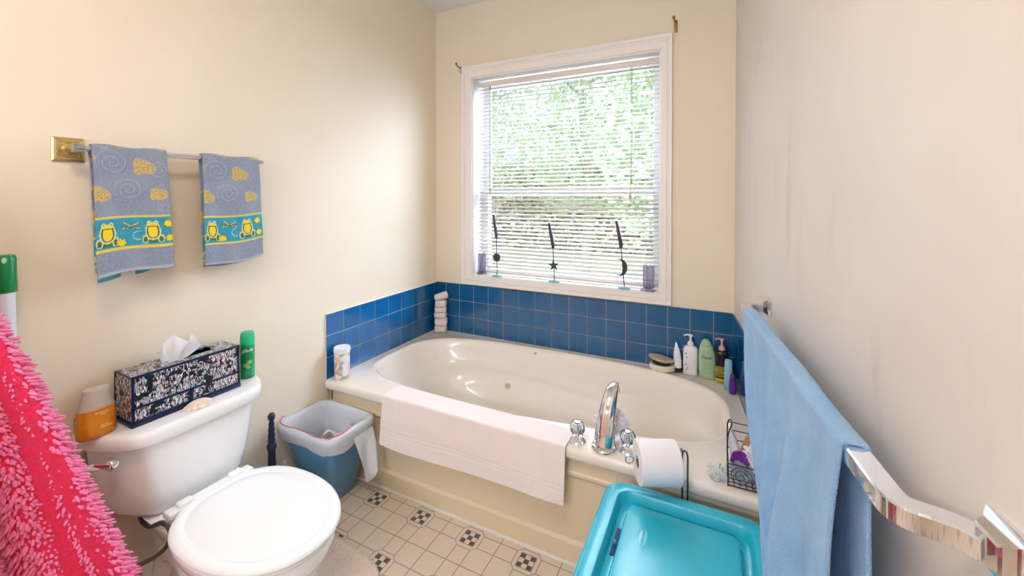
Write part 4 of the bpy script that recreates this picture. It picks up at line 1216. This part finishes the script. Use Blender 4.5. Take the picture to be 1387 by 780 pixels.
def pump_bottle(c, hw_, hd, h, mb, mp, name, lab, spout=1, sq_=4, ph=.065, rz=0.):
    r = empty(name, (c[0], c[1], CZ0), lab, 'bottle')
    bm = bmesh.new(); loft(bm, [oval(c[0], c[1], a * hw_, a2 * hd, CZ0 + h * f, sq_, 32, rz) for a, a2, f in ((.94, .94, 0), (1, 1, .015), (1, 1, .85), (.97, .97, .92), (.8, .8, .97), (.42, .55, 1.0), (.36, .45, 1.02))], True, True, True); b = obj('body', bm, mb, r, angle=45)
    bm = bmesh.new(); z = CZ0 + h * 1.01
    lathe(bm, [(.017, 0), (.018, .004), (.017, .016), (.013, .022), (.0075, .026), (.006, .030), (.006, ph - .012), (.013, ph - .010), (.014, ph - .002), (.010, ph)], (c[0], c[1], z), 20)
    tube(bm, spline([(c[0], c[1], z + ph - .005), (c[0] - .02 * spout, c[1] - .004, z + ph - .003), (c[0] - .036 * spout, c[1] - .008, z + ph - .010)], 5), [.0055, .0054, .0053, .0052, .005, .0048, .0046, .0044, .0042, .004, .004], 8)
    obj('pump', bm, mp, r); return r
pb = pump_bottle((1.878, -.052), .0395, .027, .165, mat('white_bottle', H('eceaee'), .3), MWP, 'pump_bottle', 'white square pump bottle with small red flowers in the tub corner')
bm = bmesh.new()
for (dx, dz) in ((-.022, .125), (-.018, .10), (-.024, .06), (-.014, .04), (-.022, .03)):
    lathe(bm, [(.004, 0), (.003, .0006)], (1.878 + dx, -.0795, CZ0 + dz), 8, M=Matrix.Rotation(PI / 2, 3, 'X'))
obj('flower_dots', bm, mat('red_ink', H('a83248'), .5), pb)
# green body wash
gb = empty('body_wash_bottle', (1.968, -.062, CZ0), 'pale green rounded body wash bottle between white and black pump bottles', 'bottle')
bm = bmesh.new(); loft(bm, [oval(1.968 + dx, -.062, a, b, CZ0 + z, 2.3, 36) for a, b, z, dx in ((.040, .024, 0, 0), (.044, .027, .006, 0), (.047, .028, .06, 0), (.046, .027, .11, -.002), (.040, .024, .155, -.004), (.031, .020, .185, -.006))], True, True, True)
GB = mat('pale_green_bottle', H('a9c8a2'), .3); obj('body', bm, GB, gb)
bm = bmesh.new(); loft(bm, [oval(1.968 + dx, -.062, a, b, CZ0 + z, 2.3, 36) for a, b, z, dx in ((.0305, .020, .187, -.006), (.024, .017, .205, -.007), (.014, .011, .217, -.008), (.003, .002, .221, -.008))], True, True, True)
obj('cap', bm, mat('green_cap_pale', H('9cc69a'), .3), gb)
def on_front(cx, cy, ry, z0): return lambda x, y, z: Vector((cx + x, cy - ry * math.sqrt(max(0., 1 - min(1, abs(x) / .047) ** 2.3)) - z - .0008, z0 + y))
obj('lettering', text_bm('Dove', .024, on_front(1.963, -.062, .028, CZ0 + .120), .0004, shear=.2), mat('navy_ink', H('2c3b66'), .5), gb)
bm = bmesh.new()
for k in range(5):
    f = on_front(1.968, -.062, .0282, CZ0 + .085 - .013 * k)
    q = [f(-.020, -.001, .0003), f(-.007, -.001, .0003), f(.007, -.001, .0003), f(.022, -.001, .0003)]; q2 = [p + Vector((0, 0, .0018)) for p in q]
    loft(bm, [q, q2], False)
obj('fine_print', bm, mat('green_ink', H('6d9a78'), .5), gb)
# black pump bottle, gold label
kb = pump_bottle((2.043, -.085), .0345, .026, .175, mat('black_bottle', H('14161c'), .2), mat('pink_pump', H('d79aa0'), .3), 'hand_wash_bottle', 'black pump bottle with pink pump and yellow label in the tub corner', sq_=3)
bm = bmesh.new(); lp = []
for z in (.03, .09): lp.append([p for p in oval(2.043, -.085, .0352, .0268, CZ0 + z, 3, 40) if p.y < -.09])
for l in lp: l.sort(key=lambda p: p.x)
loft(bm, lp, False); obj('label', bm, mat('yellow_label', H('b3a33a'), .4, vary=(90, H('2b2a20'), .9)), kb)
bm = bmesh.new(); loft(bm, [oval(2.043, -.085, .035 * a, .0265 * a, CZ0 + z, 3, 32) for a, z in ((1.0, .002), (1.01, .022))], True); obj('yellow_base', bm, mat('yellow_base', H('c9b43c'), .3), kb)
# light blue tube and purple bottle in front
lb = empty('blue_tube', (2.076, -.175, CZ0), 'light blue tube standing before the black pump bottle', 'tube')
bm = bmesh.new(); loft(bm, [oval(2.074, -.175, a, b, CZ0 + z, 2.4, 24) for a, b, z in ((.018, .014, 0), (.020, .016, .004), (.021, .017, .05), (.020, .016, .12), (.019, .014, .150), (.015, .010, .158))], True, True, True); obj('body', bm, mat('light_blue_plastic', H('8fbcd0'), .3), lb)
obj('cap', (lambda b_: (lathe(b_, [(.0195, 0), (.0205, .002), (.0205, .022)], (2.074, -.175, CZ0), 20), b_)[1])(bmesh.new()), mat('blue_cap', H('7fb0c8'), .3), lb)
vb = empty('purple_bottle', (2.10, -.215, CZ0), 'small dark purple bottle nearest the front of the corner group', 'bottle')
bm = bmesh.new(); loft(bm, [oval(2.093, -.228, a, b, CZ0 + z, 2.2, 24) for a, b, z in ((.016, .013, 0), (.018, .015, .004), (.019, .016, .04), (.016, .013, .07))], True, True, True); obj('body', bm, MPU, vb)
bm = bmesh.new(); loft(bm, [oval(2.093, -.228, a, b, CZ0 + z, 2.2, 24) for a, b, z in ((.0155, .0125, .071), (.013, .011, .095), (.006, .005, .104))], True, True, True); obj('cap', bm, mat('violet_cap', H('4a2b72'), .3), vb)

# ------------------------------------------------------------------ rolled face cloths, back left corner
RZX, RZY = .092, -.066
MF = mat('face_cloth', H('e8dcd8'), .95, sheen=.2, bump=(330, .8, .004))
hs = [.045, .052, .040, .038, .042, .0]; z = CZ0
spec = [(.050, 0.0, .068, 'bottom of the stack'), (.058, .05, .070, 'second from the bottom'), (.044, -.06, .068, 'third from the bottom'), (.042, .05, .066, 'third from the top'), (.048, -.04, .064, 'second from the top')]
fcs = []
def folded(cx, cy, z, h, hw_, rz, seed):
    bm = bmesh.new(); lp = []
    n = 20
    for j, q in enumerate([-1 + 2 * i / n for i in range(n + 1)]):
        l = []
        for k in range(28):
            a = 2 * PI * k / 28
            # a rounded slab with a fold groove at the visible side
            yy = .042 * math.copysign(abs(cos(a)) ** .55, cos(a)); zz = h / 2 * math.copysign(abs(sin(a)) ** .6, sin(a))
            if abs(sin(a)) < .25: yy *= .93
            e = (1 - abs(q) ** 6) ** .5 if abs(q) < 1 else 0.
            yy *= (.35 + .65 * e); zz *= (.55 + .45 * e)
            x = hw_ * q + .002 * nz(q * 5, a * 3, seed)
            p = Vector((x, yy + .003 * nz(q * 4, a, seed + 3), zz + .0025 * nz(q * 5 + seed, a * 2)))
            p = Matrix.Rotation(rz, 3, 'Z') @ p
            l.append(p + Vector((cx, cy, z + h / 2)))
        lp.append(l)
    loft(bm, lp, True, True, True); return bm
rza = math.radians(28)
for i, (h, dr, hw_, w) in enumerate(spec):
    h *= 1.05
    o = obj('face_cloth', folded(RZX + .003 * sin(i * 2.), RZY, z, h - .002, hw_ * .70, rza + dr, i), MF, None, angle=70)
    tag(o, 'white rolled face cloth in the tub corner stack, ' + w, 'face cloth', 'rolled face cloths stacked in the tub corner'); z += h - .002
bm = bmesh.new(); L_ = 30
c = Vector((RZX + .004, RZY, z + .030)); d_ = Vector((cos(rza + .1), sin(rza + .1), .30)).normalized(); Qm = d_.to_track_quat('Z', 'Y').to_matrix()
lathe(bm, [(.012, -.052), (.022, -.050), (.027, -.040), (.028, .040), (.024, .050), (.012, .053)], c, 24, M=Qm)
for v in bm.verts: v.co += Vector((0, 0, .003 * nz(v.co.x * 40, v.co.y * 40, v.co.z * 40)))
tag(obj('face_cloth', bm, MF, None, angle=70), 'white rolled face cloth lying tilted on the very top of the stack', 'face cloth', 'rolled face cloths stacked in the tub corner')

# ------------------------------------------------------------------ wipes canister, left front corner
wx, wy = .072, -.998
wi = empty('wipes_canister', (wx, wy, CZ0), 'white wipes canister with pastel label at the left front tub corner', 'canister')
M['canister'] = mat('canister_label', H('efe6ea'), .35)
nt = M['canister'].node_tree; nm = NM(nt); tc = nt.nodes.new('ShaderNodeTexCoord'); n_ = nt.nodes.new('ShaderNodeTexVoronoi'); n_.inputs['Scale'].default_value = 34
nt.links.new(tc.outputs['Object'], n_.inputs['Vector']); sp = nt.nodes.new('ShaderNodeSeparateColor'); nt.links.new(n_.outputs['Color'], sp.inputs[0])
c1 = nm.mix(nm.op('GREATER_THAN', sp.outputs[0], .55), H('f1ebee'), H('dba9b8')); c2 = nm.mix(nm.op('GREATER_THAN', sp.outputs[1], .72), c1, H('a9bd8e')); c3 = nm.mix(nm.op('GREATER_THAN', sp.outputs[2], .75), c2, H('e9c7b0'))
nt.links.new(c3, nt.nodes['Principled BSDF'].inputs['Base Color'])
bm = bmesh.new(); lathe(bm, [(.040, 0), (.042, .003), (.042, .150)], (wx, wy, CZ0), 40); obj('body', bm, M['canister'], wi)
bm = bmesh.new(); lathe(bm, [(.0445, .148), (.0455, .152), (.0455, .172), (.044, .177), (.040, .178), (.040, .175), (.001, .175)], (wx, wy, CZ0), 40); obj('lid', bm, MWP, wi)
wa = math.atan2(cam.location.y - wy, cam.location.x - wx)
bm = bmesh.new(); f = on_cyl(wx, wy, .0422, CZ0 + .10, wa + .35)
bm.faces.new([bm.verts.new(f(.013 * cos(a), .013 * sin(a), .0003)) for a in [2 * PI * k / 24 for k in range(24)]])
obj('blue_dot', bm, mat('pale_blue_dot', H('9bd0dc'), .4), wi, False)
bm = bmesh.new()
obj('white_patch', (lambda b_: (loft(b_, [[on_cyl(wx, wy, .0421, CZ0 + zz, wa)(x, 0, .0001) for x in [.003 + .030 * k / 10 for k in range(11)]] for zz in (.02, .14)], False), b_)[1])(bm), MWP, wi)

# ------------------------------------------------------------------ candle holders and glasses on the window sill
SZ = WZ0 + .0072
MI = mat('dark_iron', H('2d3a42'), .5); MB = mat('verdigris_base', H('7fb2b2'), .5, vary=(60, H('5d9298'), .6)); MP = mat('purple_candle', H('4c3350'), .45)
def holder(x, y, hcup, zfig, kind, lab, lean):
    r = empty('candle_holder', (x, y, SZ), lab, 'candle holder', 'candle holders on the window sill')
    bm = bmesh.new(); lathe(bm, [(.040, 0), (.042, .003), (.036, .008), (.012, .011), (.004, .016)], (x, y, SZ), 32, sy=.72); obj('base', bm, MB, r)
    bm = bmesh.new(); tube(bm, [(x, y, SZ + .01), (x + lean * .4, y, SZ + hcup * .5), (x + lean, y, SZ + hcup)], .0032, 8)
    lathe(bm, [(.004, -.002), (.011, 0), (.012, .004), (.010, .008), (.0125, .030), (.0135, .032)], (x + lean, y, SZ + hcup), 16)
    obj('stem', bm, MI, r)
    F = Matrix.Translation((x + lean * zfig / hcup, y + .003, SZ + zfig)) @ Matrix.Rotation(PI / 2, 4, 'X')
    bm = bmesh.new()
    if kind == 'sun':
        pts = []
        for k in range(44):
            a = 2 * PI * k / 44; rr = .0345 if k % 2 else .0265; pts.append((rr * cos(a), rr * sin(a)))
        poly_prism(bm, pts, .006, F)
        lathe(bm, [(.026, .006), (.022, .010), (.001, .012)], F @ Vector((0, 0, 0)), 24, M=F.to_3x3())
    elif kind == 'star':
        pts = []
        for k in range(10):
            a = PI / 2 + 2 * PI * k / 10 + .08; rr = .042 if k % 2 == 0 else .0165; pts.append((rr * cos(a), rr * sin(a)))
        poly_prism(bm, pts, .006, F)
    else:
        pts = []
        for k in range(25):
            a = math.radians(-118 + 236 * k / 24); pts.append((.052 * cos(a) * .9 - .016, .056 * sin(a)))
        inner = []
        for k in range(1, 24):
            a = math.radians(112 - 224 * k / 24); rr = .038
            bump_ = .007 * math.exp(-((k - 11) / 1.2) ** 2) + .004 * math.exp(-((k - 14.5) / .8) ** 2)
            inner.append((rr * cos(a) * .80 - .026 - bump_ * 0 - .0 + (-bump_), .052 * sin(a)))
        poly_prism(bm, pts + inner, .006, F)
    obj(kind, bm, MI, r, False)
    # candle leans back to the left
    cb = Vector((x + lean, y, SZ + hcup + .022)); ct = cb + Vector((-.030 if kind != 'sun' else -.024, 0, .152))
    cnd = obj('candle', (lambda b_: (tube(b_, [cb, cb.lerp(ct, .3), cb.lerp(ct, .97), ct], [.0125, .012, .009, .005], 16), b_)[1])(bmesh.new()), MP, None)
    tag(cnd, {'sun': 'purple taper candle in the sun shaped holder', 'star': 'purple taper candle in the star shaped holder', 'moon': 'purple taper candle in the crescent moon shaped holder'}[kind], 'candle', 'purple tapers on the window sill')
holder(.553, .000, .285, .142, 'sun', 'dark iron candle holder with a sun, leftmost on the window sill', -.006)
holder(1.004, .000, .235, .115, 'star', 'dark iron candle holder with a star, middle of the window sill', -.010)
holder(1.482, .000, .260, .135, 'moon', 'dark iron candle holder with a crescent moon on the window sill', -.022)
ML2 = mat('lilac_glass', H('f1eaf8'), .03, trans=.9, ior=1.3)
def glassv(x, y, lab, s=1.):
    r = empty('glass_holder', (x, y, SZ), lab, 'glass candle holder', 'lilac glass holders on the sill')
    bm = bmesh.new(); oct_ = lambda rr, z, n=6: [Vector((x + rr * cos(2 * PI * k / n + .3), y + rr * .8 * sin(2 * PI * k / n + .3), SZ + z)) for k in range(n)]
    loft(bm, [oct_(.046 * s, 0), oct_(.050 * s, .004), oct_(.044 * s, .012), oct_(.030 * s, .016)], True, True, True); obj('foot', bm, ML2, r, False)
    bm = bmesh.new()
    loft(bm, [oct_(.031 * s, .016), oct_(.031 * s, .160), oct_(.026 * s, .160), oct_(.026 * s, .020)], True, True, True)
    obj('column', bm, ML2, r, False)
    bm = bmesh.new()
    for k in range(6):
        a = 2 * PI * k / 6 + .3; tube(bm, [(x + .0325 * s * cos(a), y + .0325 * .8 * s * sin(a), SZ + .014), (x + .0325 * s * cos(a), y + .0325 * .8 * s * sin(a), SZ + .165)], .0028, 6)
    obj('ribs', bm, mat('lilac_rib', H('cfc2de'), .1, trans=.8, ior=1.4), r)
    bm = bmesh.new(); lathe(bm, [(.010, .02), (.006, .04), (.009, .055), (.006, .07), (.009, .085), (.006, .10), (.009, .115), (.006, .13), (.010, .145), (.014, .155)], (x, y, SZ), 14); obj('inner_stem', bm, ML2, r)
glassv(.405, .030, 'small lilac glass candle holder at the left end of the sill', .88)
glassv(1.632, -.004, 'lilac glass candle holder at the right end of the sill', 1.)

# ------------------------------------------------------------------ pole with the green cap, plush robe
F_ = Vector((-.4413 * cos(-.0115), .8973 * cos(-.0115), -.0115)); R_ = Vector((.8973, .4413, 0)); U_ = R_.cross(F_)
Cc = Vector(cam.location)
def ray(u, v): return F_ + R_ * ((u - 693.5) / 560.954) - U_ * ((v - 275.165) / 560.954)
def onx(u, v, x): d_ = ray(u, v); return Cc + d_ * ((x - Cc.x) / d_.x)
top = onx(5, 345, .07)
pl = empty('mop_pole', (.09, top.y, 0), 'white pole with green hanging cap leaning at the left wall', 'pole')
foot = Vector((.09, top.y + .01, .012)); dirp = (top - foot).normalized(); Lp = (top - foot).length
Qp = dirp.to_track_quat('Z', 'Y').to_matrix()
bm = bmesh.new(); lathe(bm, [(.021, 0), (.021, Lp - .10)], foot, 24, M=Qp); obj('shaft', bm, mat('white_shaft', H('dfe8f2'), .3), pl)
bm = bmesh.new(); lathe(bm, [(.0235, Lp - .115), (.0255, Lp - .112), (.0255, Lp - .012), (.022, Lp - .002), (.015, Lp)], foot, 28, M=Qp)
gcap = obj('cap', bm, mat('green_cap_plastic', H('128044'), .3), pl)
tocam = (Cc - top); tocam.z = 0; tocam.normalize()
hp = top - dirp * .018
Qh = (tocam + Vector((0, 0, .1))).normalized().to_track_quat('Z', 'Y').to_matrix()
bm = bmesh.new(); lathe(bm, [(.007, .0), (.007, .0262), (.006, .0266)], hp, 16, sx=.7, sy=1.3, M=Qh); obj('hang_hole', bm, mat('pale_hole', H('b8d6c8'), .5), gcap)

# robe hanging from a hook on the left wall, flaring to the right as it falls
def edge_px(v):   # silhouette of the robe in the photograph -> u
    P_ = [(330, -70), (400, -32), (440, -4), (480, 20), (520, 44), (560, 66), (600, 88), (650, 112), (700, 138), (750, 166), (780, 184), (900, 245)]
    for (a, ua), (b, ub) in zip(P_, P_[1:]):
        if a <= v <= b: return ua + (ub - ua) * (v - a) / (b - a)
    return P_[-1][1]
def robe(u, v):
    """u: 0 at the right edge, 1 far left; v: 0 top .. 1 bottom"""
    pv = 330 + 560 * v
    x = .20 + .29 * v ** 1.0
    e_ = onx(edge_px(pv), pv, x)
    wid = .16 + .75 * v
    s_ = u * wid
    y = e_.y - s_
    ph = u * 3.4 * 2 * PI
    amp = (.024 + .062 * v)
    fold = amp * (sin(ph * .75 + .6 + .5 * sin(v * 3)) + .45 * sin(ph * 1.7 + 2 * v))
    xx = x - amp * 1.2 + fold - .05 * max(0, (.10 - u)) / .10 * (.4 + v)
    z = e_.z - .02 * u
    return Vector((xx, y, z))
NUr, NVr = 150, 190
bm = sheet(robe, NUr, NVr, -.012)
rbo = empty('plush_robe', (.12, -2.5, 1.75), 'hot pink plush robe hanging at the far left before the toilet', 'robe')
MPK = mat('pink_plush', H('dc2650'), .85, sheen=.6, bump=(90, .6, .01))
MPK.node_tree.nodes['Principled BSDF'].inputs['Sheen Tint'].default_value = (*lin(H('ffb0d8')), 1)
MPT = mat('pink_tuft', H('f27fae'), .8, sheen=1.)
MPT.node_tree.nodes['Principled BSDF'].inputs['Sheen Tint'].default_value = (*lin(H('ffc4e4')), 1)
obj('cloth', bm, MPK, rbo, angle=180)
# chenille tufts in horizontal ribs
bm = bmesh.new(); rnd = random.Random(3)
rows = 106
for j in range(rows):
    v = (j + .5) / rows
    cnt = int((.16 + .75 * v) / .0042)
    for i in range(cnt):
        u = (i + rnd.random() * .9) / cnt
        rd = .5 + .5 * cos(u * 2 * PI * 4.6 - .3 + .6 * sin(v * 4))
        if u < .05: rd = 1
        if rd < .15: continue
        vv = v + .018 * sin(u * 29) + rnd.uniform(-.0014, .0014)
        if not 0 < vv < 1: continue
        p = robe(u, vv); du = (robe(min(u + .004, 1), vv) - robe(max(u - .004, 0), vv)); dv = robe(u, min(vv + .003, 1)) - robe(u, max(vv - .003, 0))
        nn = du.cross(dv)
        if nn.length < 1e-9: continue
        nn.normalize()
        if nn.x < 0: nn = -nn
        Lt = rnd.uniform(.024, .038) * (.5 + .5 * rd); w_ = rnd.uniform(.0038, .0054)
        out = Vector((0, .8, -.1)) if u < .06 else Vector((0, 0, 0))
        dd = (nn + out + Vector((rnd.uniform(-.3, .3), rnd.uniform(.0, .8), rnd.uniform(-.75, -.1)))).normalized()
        t_ = dd.orthogonal().normalized(); b_ = dd.cross(t_)
        rg = [[bm.verts.new(p + dd * Lt * f + Vector((0, 0, -.004 * f * f)) + (t_ * cos(2 * PI * k / 5) + b_ * sin(2 * PI * k / 5)) * w_ * g) for k in range(5)] for f, g in ((-.1, .8), (.5, 1.0), (.85, .7))]
        tip = bm.verts.new(p + dd * Lt + Vector((0, 0, -.004)))
        for k in range(5):
            q = (k + 1) % 5; bm.faces.new((rg[0][k], rg[0][q], rg[1][q], rg[1][k])); bm.faces.new((rg[1][k], rg[1][q], rg[2][q], rg[2][k])); bm.faces.new((rg[2][k], rg[2][q], tip))
obj('pile', bm, MPT, rbo, angle=180)
# collar part up to the hook, out of the frame
def upper(u, v):
    a = robe(u, 0); h = Vector((.045, a.y * 0 - 2.52, 1.86)); p = a.lerp(h, v); p.x += .02 * sin(u * 9) * (1 - v); p.y += (u - .5) * -.05 * v; return p
obj('collar', sheet(upper, 30, 24, -.010), MPK, rbo, angle=180)
hk = empty('wall_hook', (0, -2.52, 1.9), 'chrome robe hook fixed to the left wall', 'hook')
obj('plate', bx((.004, -2.52, 1.9), (.008, .04, .08), .003), M['chrome'], hk)
bm = bmesh.new(); tube(bm, spline([(.006, -2.52, 1.90), (.03, -2.52, 1.88), (.06, -2.52, 1.875), (.07, -2.52, 1.90)], 6), .006, 10); obj('prong', bm, M['chrome'], hk)

# ------------------------------------------------------------------ outside: ground and trees beyond the window
bm = bmesh.new(); poly_prism(bm, [(-14, .6), (18, .6), (18, 30), (-14, 30)], -.2, Matrix.Translation((0, 0, -1.2))); g = obj('ground', bm, mat('lawn', H('8f947c'), .9, vary=(3, H('a39f86'), .8)), None, False); g['kind'] = 'structure'
ML3 = mat('leaf', H('b4c4a8'), .6, vary=(1.5, H('cfd8c2'), .8)); MBK = mat('bark', H('b3aca2'), .9)
rnd = random.Random(11)
def tree(x, y, h, r, lab, n=3600):
    t = empty('tree', (x, y, -1.2), lab, 'tree', 'trees seen through the blind')
    bm = bmesh.new(); tube(bm, spline([(x, y, -1.2), (x + .1, y, h * .3), (x - .1, y, h * .7), (x, y, h)], 5), [.16 - .008 * k for k in range(16)], 10)
    for k in range(9):
        a = k * 2.4; z = h * (.25 + .07 * k); tube(bm, spline([(x, y, z), (x + cos(a) * r * .4, y + sin(a) * r * .4, z + .4), (x + cos(a) * r * .8, y + sin(a) * r * .8, z + .9)], 4), [.06, .055, .05, .045, .04, .035, .03, .02, .01], 6)
    obj('trunk', bm, MBK, t)
    bm = bmesh.new()
    for i in range(n):
        a = rnd.uniform(0, 2 * PI); zz = rnd.uniform(-.85, 1); rr = r * math.sqrt(max(0, 1 - zz * zz)) * rnd.uniform(.35, 1)
        c = Vector((x + cos(a) * rr, y + sin(a) * rr, h * .62 + zz * h * .5)); s = rnd.uniform(.05, .13)
        d1 = Vector((rnd.uniform(-1, 1), rnd.uniform(-1, 1), rnd.uniform(-1, 1))).normalized(); d2 = d1.orthogonal().normalized()
        bm.faces.new([bm.verts.new(c + d1 * s), bm.verts.new(c + d2 * s * .55), bm.verts.new(c - d1 * s), bm.verts.new(c - d2 * s * .55)])

    obj('foliage', bm, ML3, t, False)
tree(-5.2, 6.8, 5.0, 1.9, 'pale green tree outside, leftmost through the blind')
tree(-1.4, 9.0, 6.0, 2.1, 'tall tree outside behind the middle of the blind')
tree(1.3, 5.6, 4.6, 1.6, 'smaller leafy tree outside at the right part of the window')
tree(-3.1, 4.4, 4.2, 1.1, 'low leafy tree outside at the left part of the window')
tree(-7.5, 12, 6.5, 3.2, 'wide pale tree far back at the left outside the window')
tree(2.2, 13, 7.5, 3.4, 'wide tall tree far back at the right outside the window')
bm = bmesh.new()
for i in range(11000):
    c = Vector((rnd.uniform(-19, 5), rnd.uniform(17.5, 18.6), -1.2 + 4.6 * rnd.random() ** .8)); s = rnd.uniform(.14, .3)
    d1 = Vector((rnd.uniform(-1, 1), rnd.uniform(-1, 1), rnd.uniform(-1, 1))).normalized(); d2 = d1.orthogonal().normalized()
    bm.faces.new([bm.verts.new(c + d1 * s), bm.verts.new(c + d2 * s * .55), bm.verts.new(c - d1 * s), bm.verts.new(c - d2 * s * .55)])
tag(obj('hedge', bm, mat('hedge_leaf', H('b3b69e'), .7, vary=(1.5, H('cfccb4'), .8)), None, False), 'dull green hedge foliage outside across the lower half of the window', 'hedge', kind='stuff')
translucent(ML3, .4, H('b8cf98'))

# ------------------------------------------------------------------ light
sc = bpy.context.scene
w = bpy.data.worlds.new('world'); sc.world = w; w.use_nodes = True
wn = w.node_tree; bg = wn.nodes['Background']; wm = NM(wn)
tc = wn.nodes.new('ShaderNodeTexCoord'); sp = wn.nodes.new('ShaderNodeSeparateXYZ'); wn.links.new(tc.outputs['Generated'], sp.inputs[0])
# overcast sky: dim at the horizon, bright towards the zenith
mr = wn.nodes.new('ShaderNodeMapRange'); mr.interpolation_type = 'SMOOTHSTEP'
mr.inputs[1].default_value = .12; mr.inputs[2].default_value = .75; mr.inputs[3].default_value = 1.15; mr.inputs[4].default_value = 3.0
wn.links.new(sp.outputs[2], mr.inputs[0]); wn.links.new(mr.outputs[0], bg.inputs[1])
bg.inputs[0].default_value = (*lin(H('dceaff')), 1)
def area(name, loc, rot, sx, sy, power, col, portal=False):
    d = bpy.data.lights.new(name, 'AREA'); d.shape = 'RECTANGLE'; d.size = sx; d.size_y = sy; d.energy = power; d.color = lin(col)
    o = bpy.data.objects.new(name, d); COL.objects.link(o); o.location = loc; o.rotation_euler = rot
    if portal: d.cycles.is_portal = True
    return o
area('sky_portal', ((WX0 + WX1) / 2, .30, (WZ0 + WZ1) / 2), (-PI / 2, 0, 0), WX1 - WX0 + .2, WZ1 - WZ0 + .2, 1, H('ffffff'), True)
area('added_sky_fill', (1.0, 2.3, 4.3), (math.radians(-42), 0, 0), 3.2, 2.2, 350, H('dfecff'))  # added area light outside, out of view, stands in for sky brightness
area('added_side_fill', (3.5, 2.4, 2.9), (math.radians(72), 0, math.radians(133)), 2.4, 2.0, 3000, H('d2e4ff'))  # added unseen area light, brightens the left wall through the blind
# the room's own lamps, behind the camera: ceiling fixture and the vanity strip
area('ceiling_lamp', (1.45, -2.6, CZ - .06), (0, 0, 0), .45, .45, 18, H('ffe9cc'))
area('vanity_lamp', (1.3, BACK + .15, 2.1), (PI / 2, 0, 0), 1.2, .25, 31, H('e4edff'))
sun = bpy.data.lights.new('sun', 'SUN'); sun.energy = 3.0; sun.angle = .05; sun.color = lin(H('fff4e0'))
so = bpy.data.objects.new('sun', sun); COL.objects.link(so); so.rotation_euler = (math.radians(38), 0, math.radians(-30))

sc.view_settings.view_transform = 'Standard'; sc.view_settings.look = 'None'; sc.view_settings.gamma = 1
sc.view_settings.use_curve_mapping = False
sc.view_settings.exposure = 0.16
sc.cycles.max_bounces = 8; sc.cycles.diffuse_bounces = 5; sc.cycles.transparent_max_bounces = 12
sc.cycles.use_denoising = True
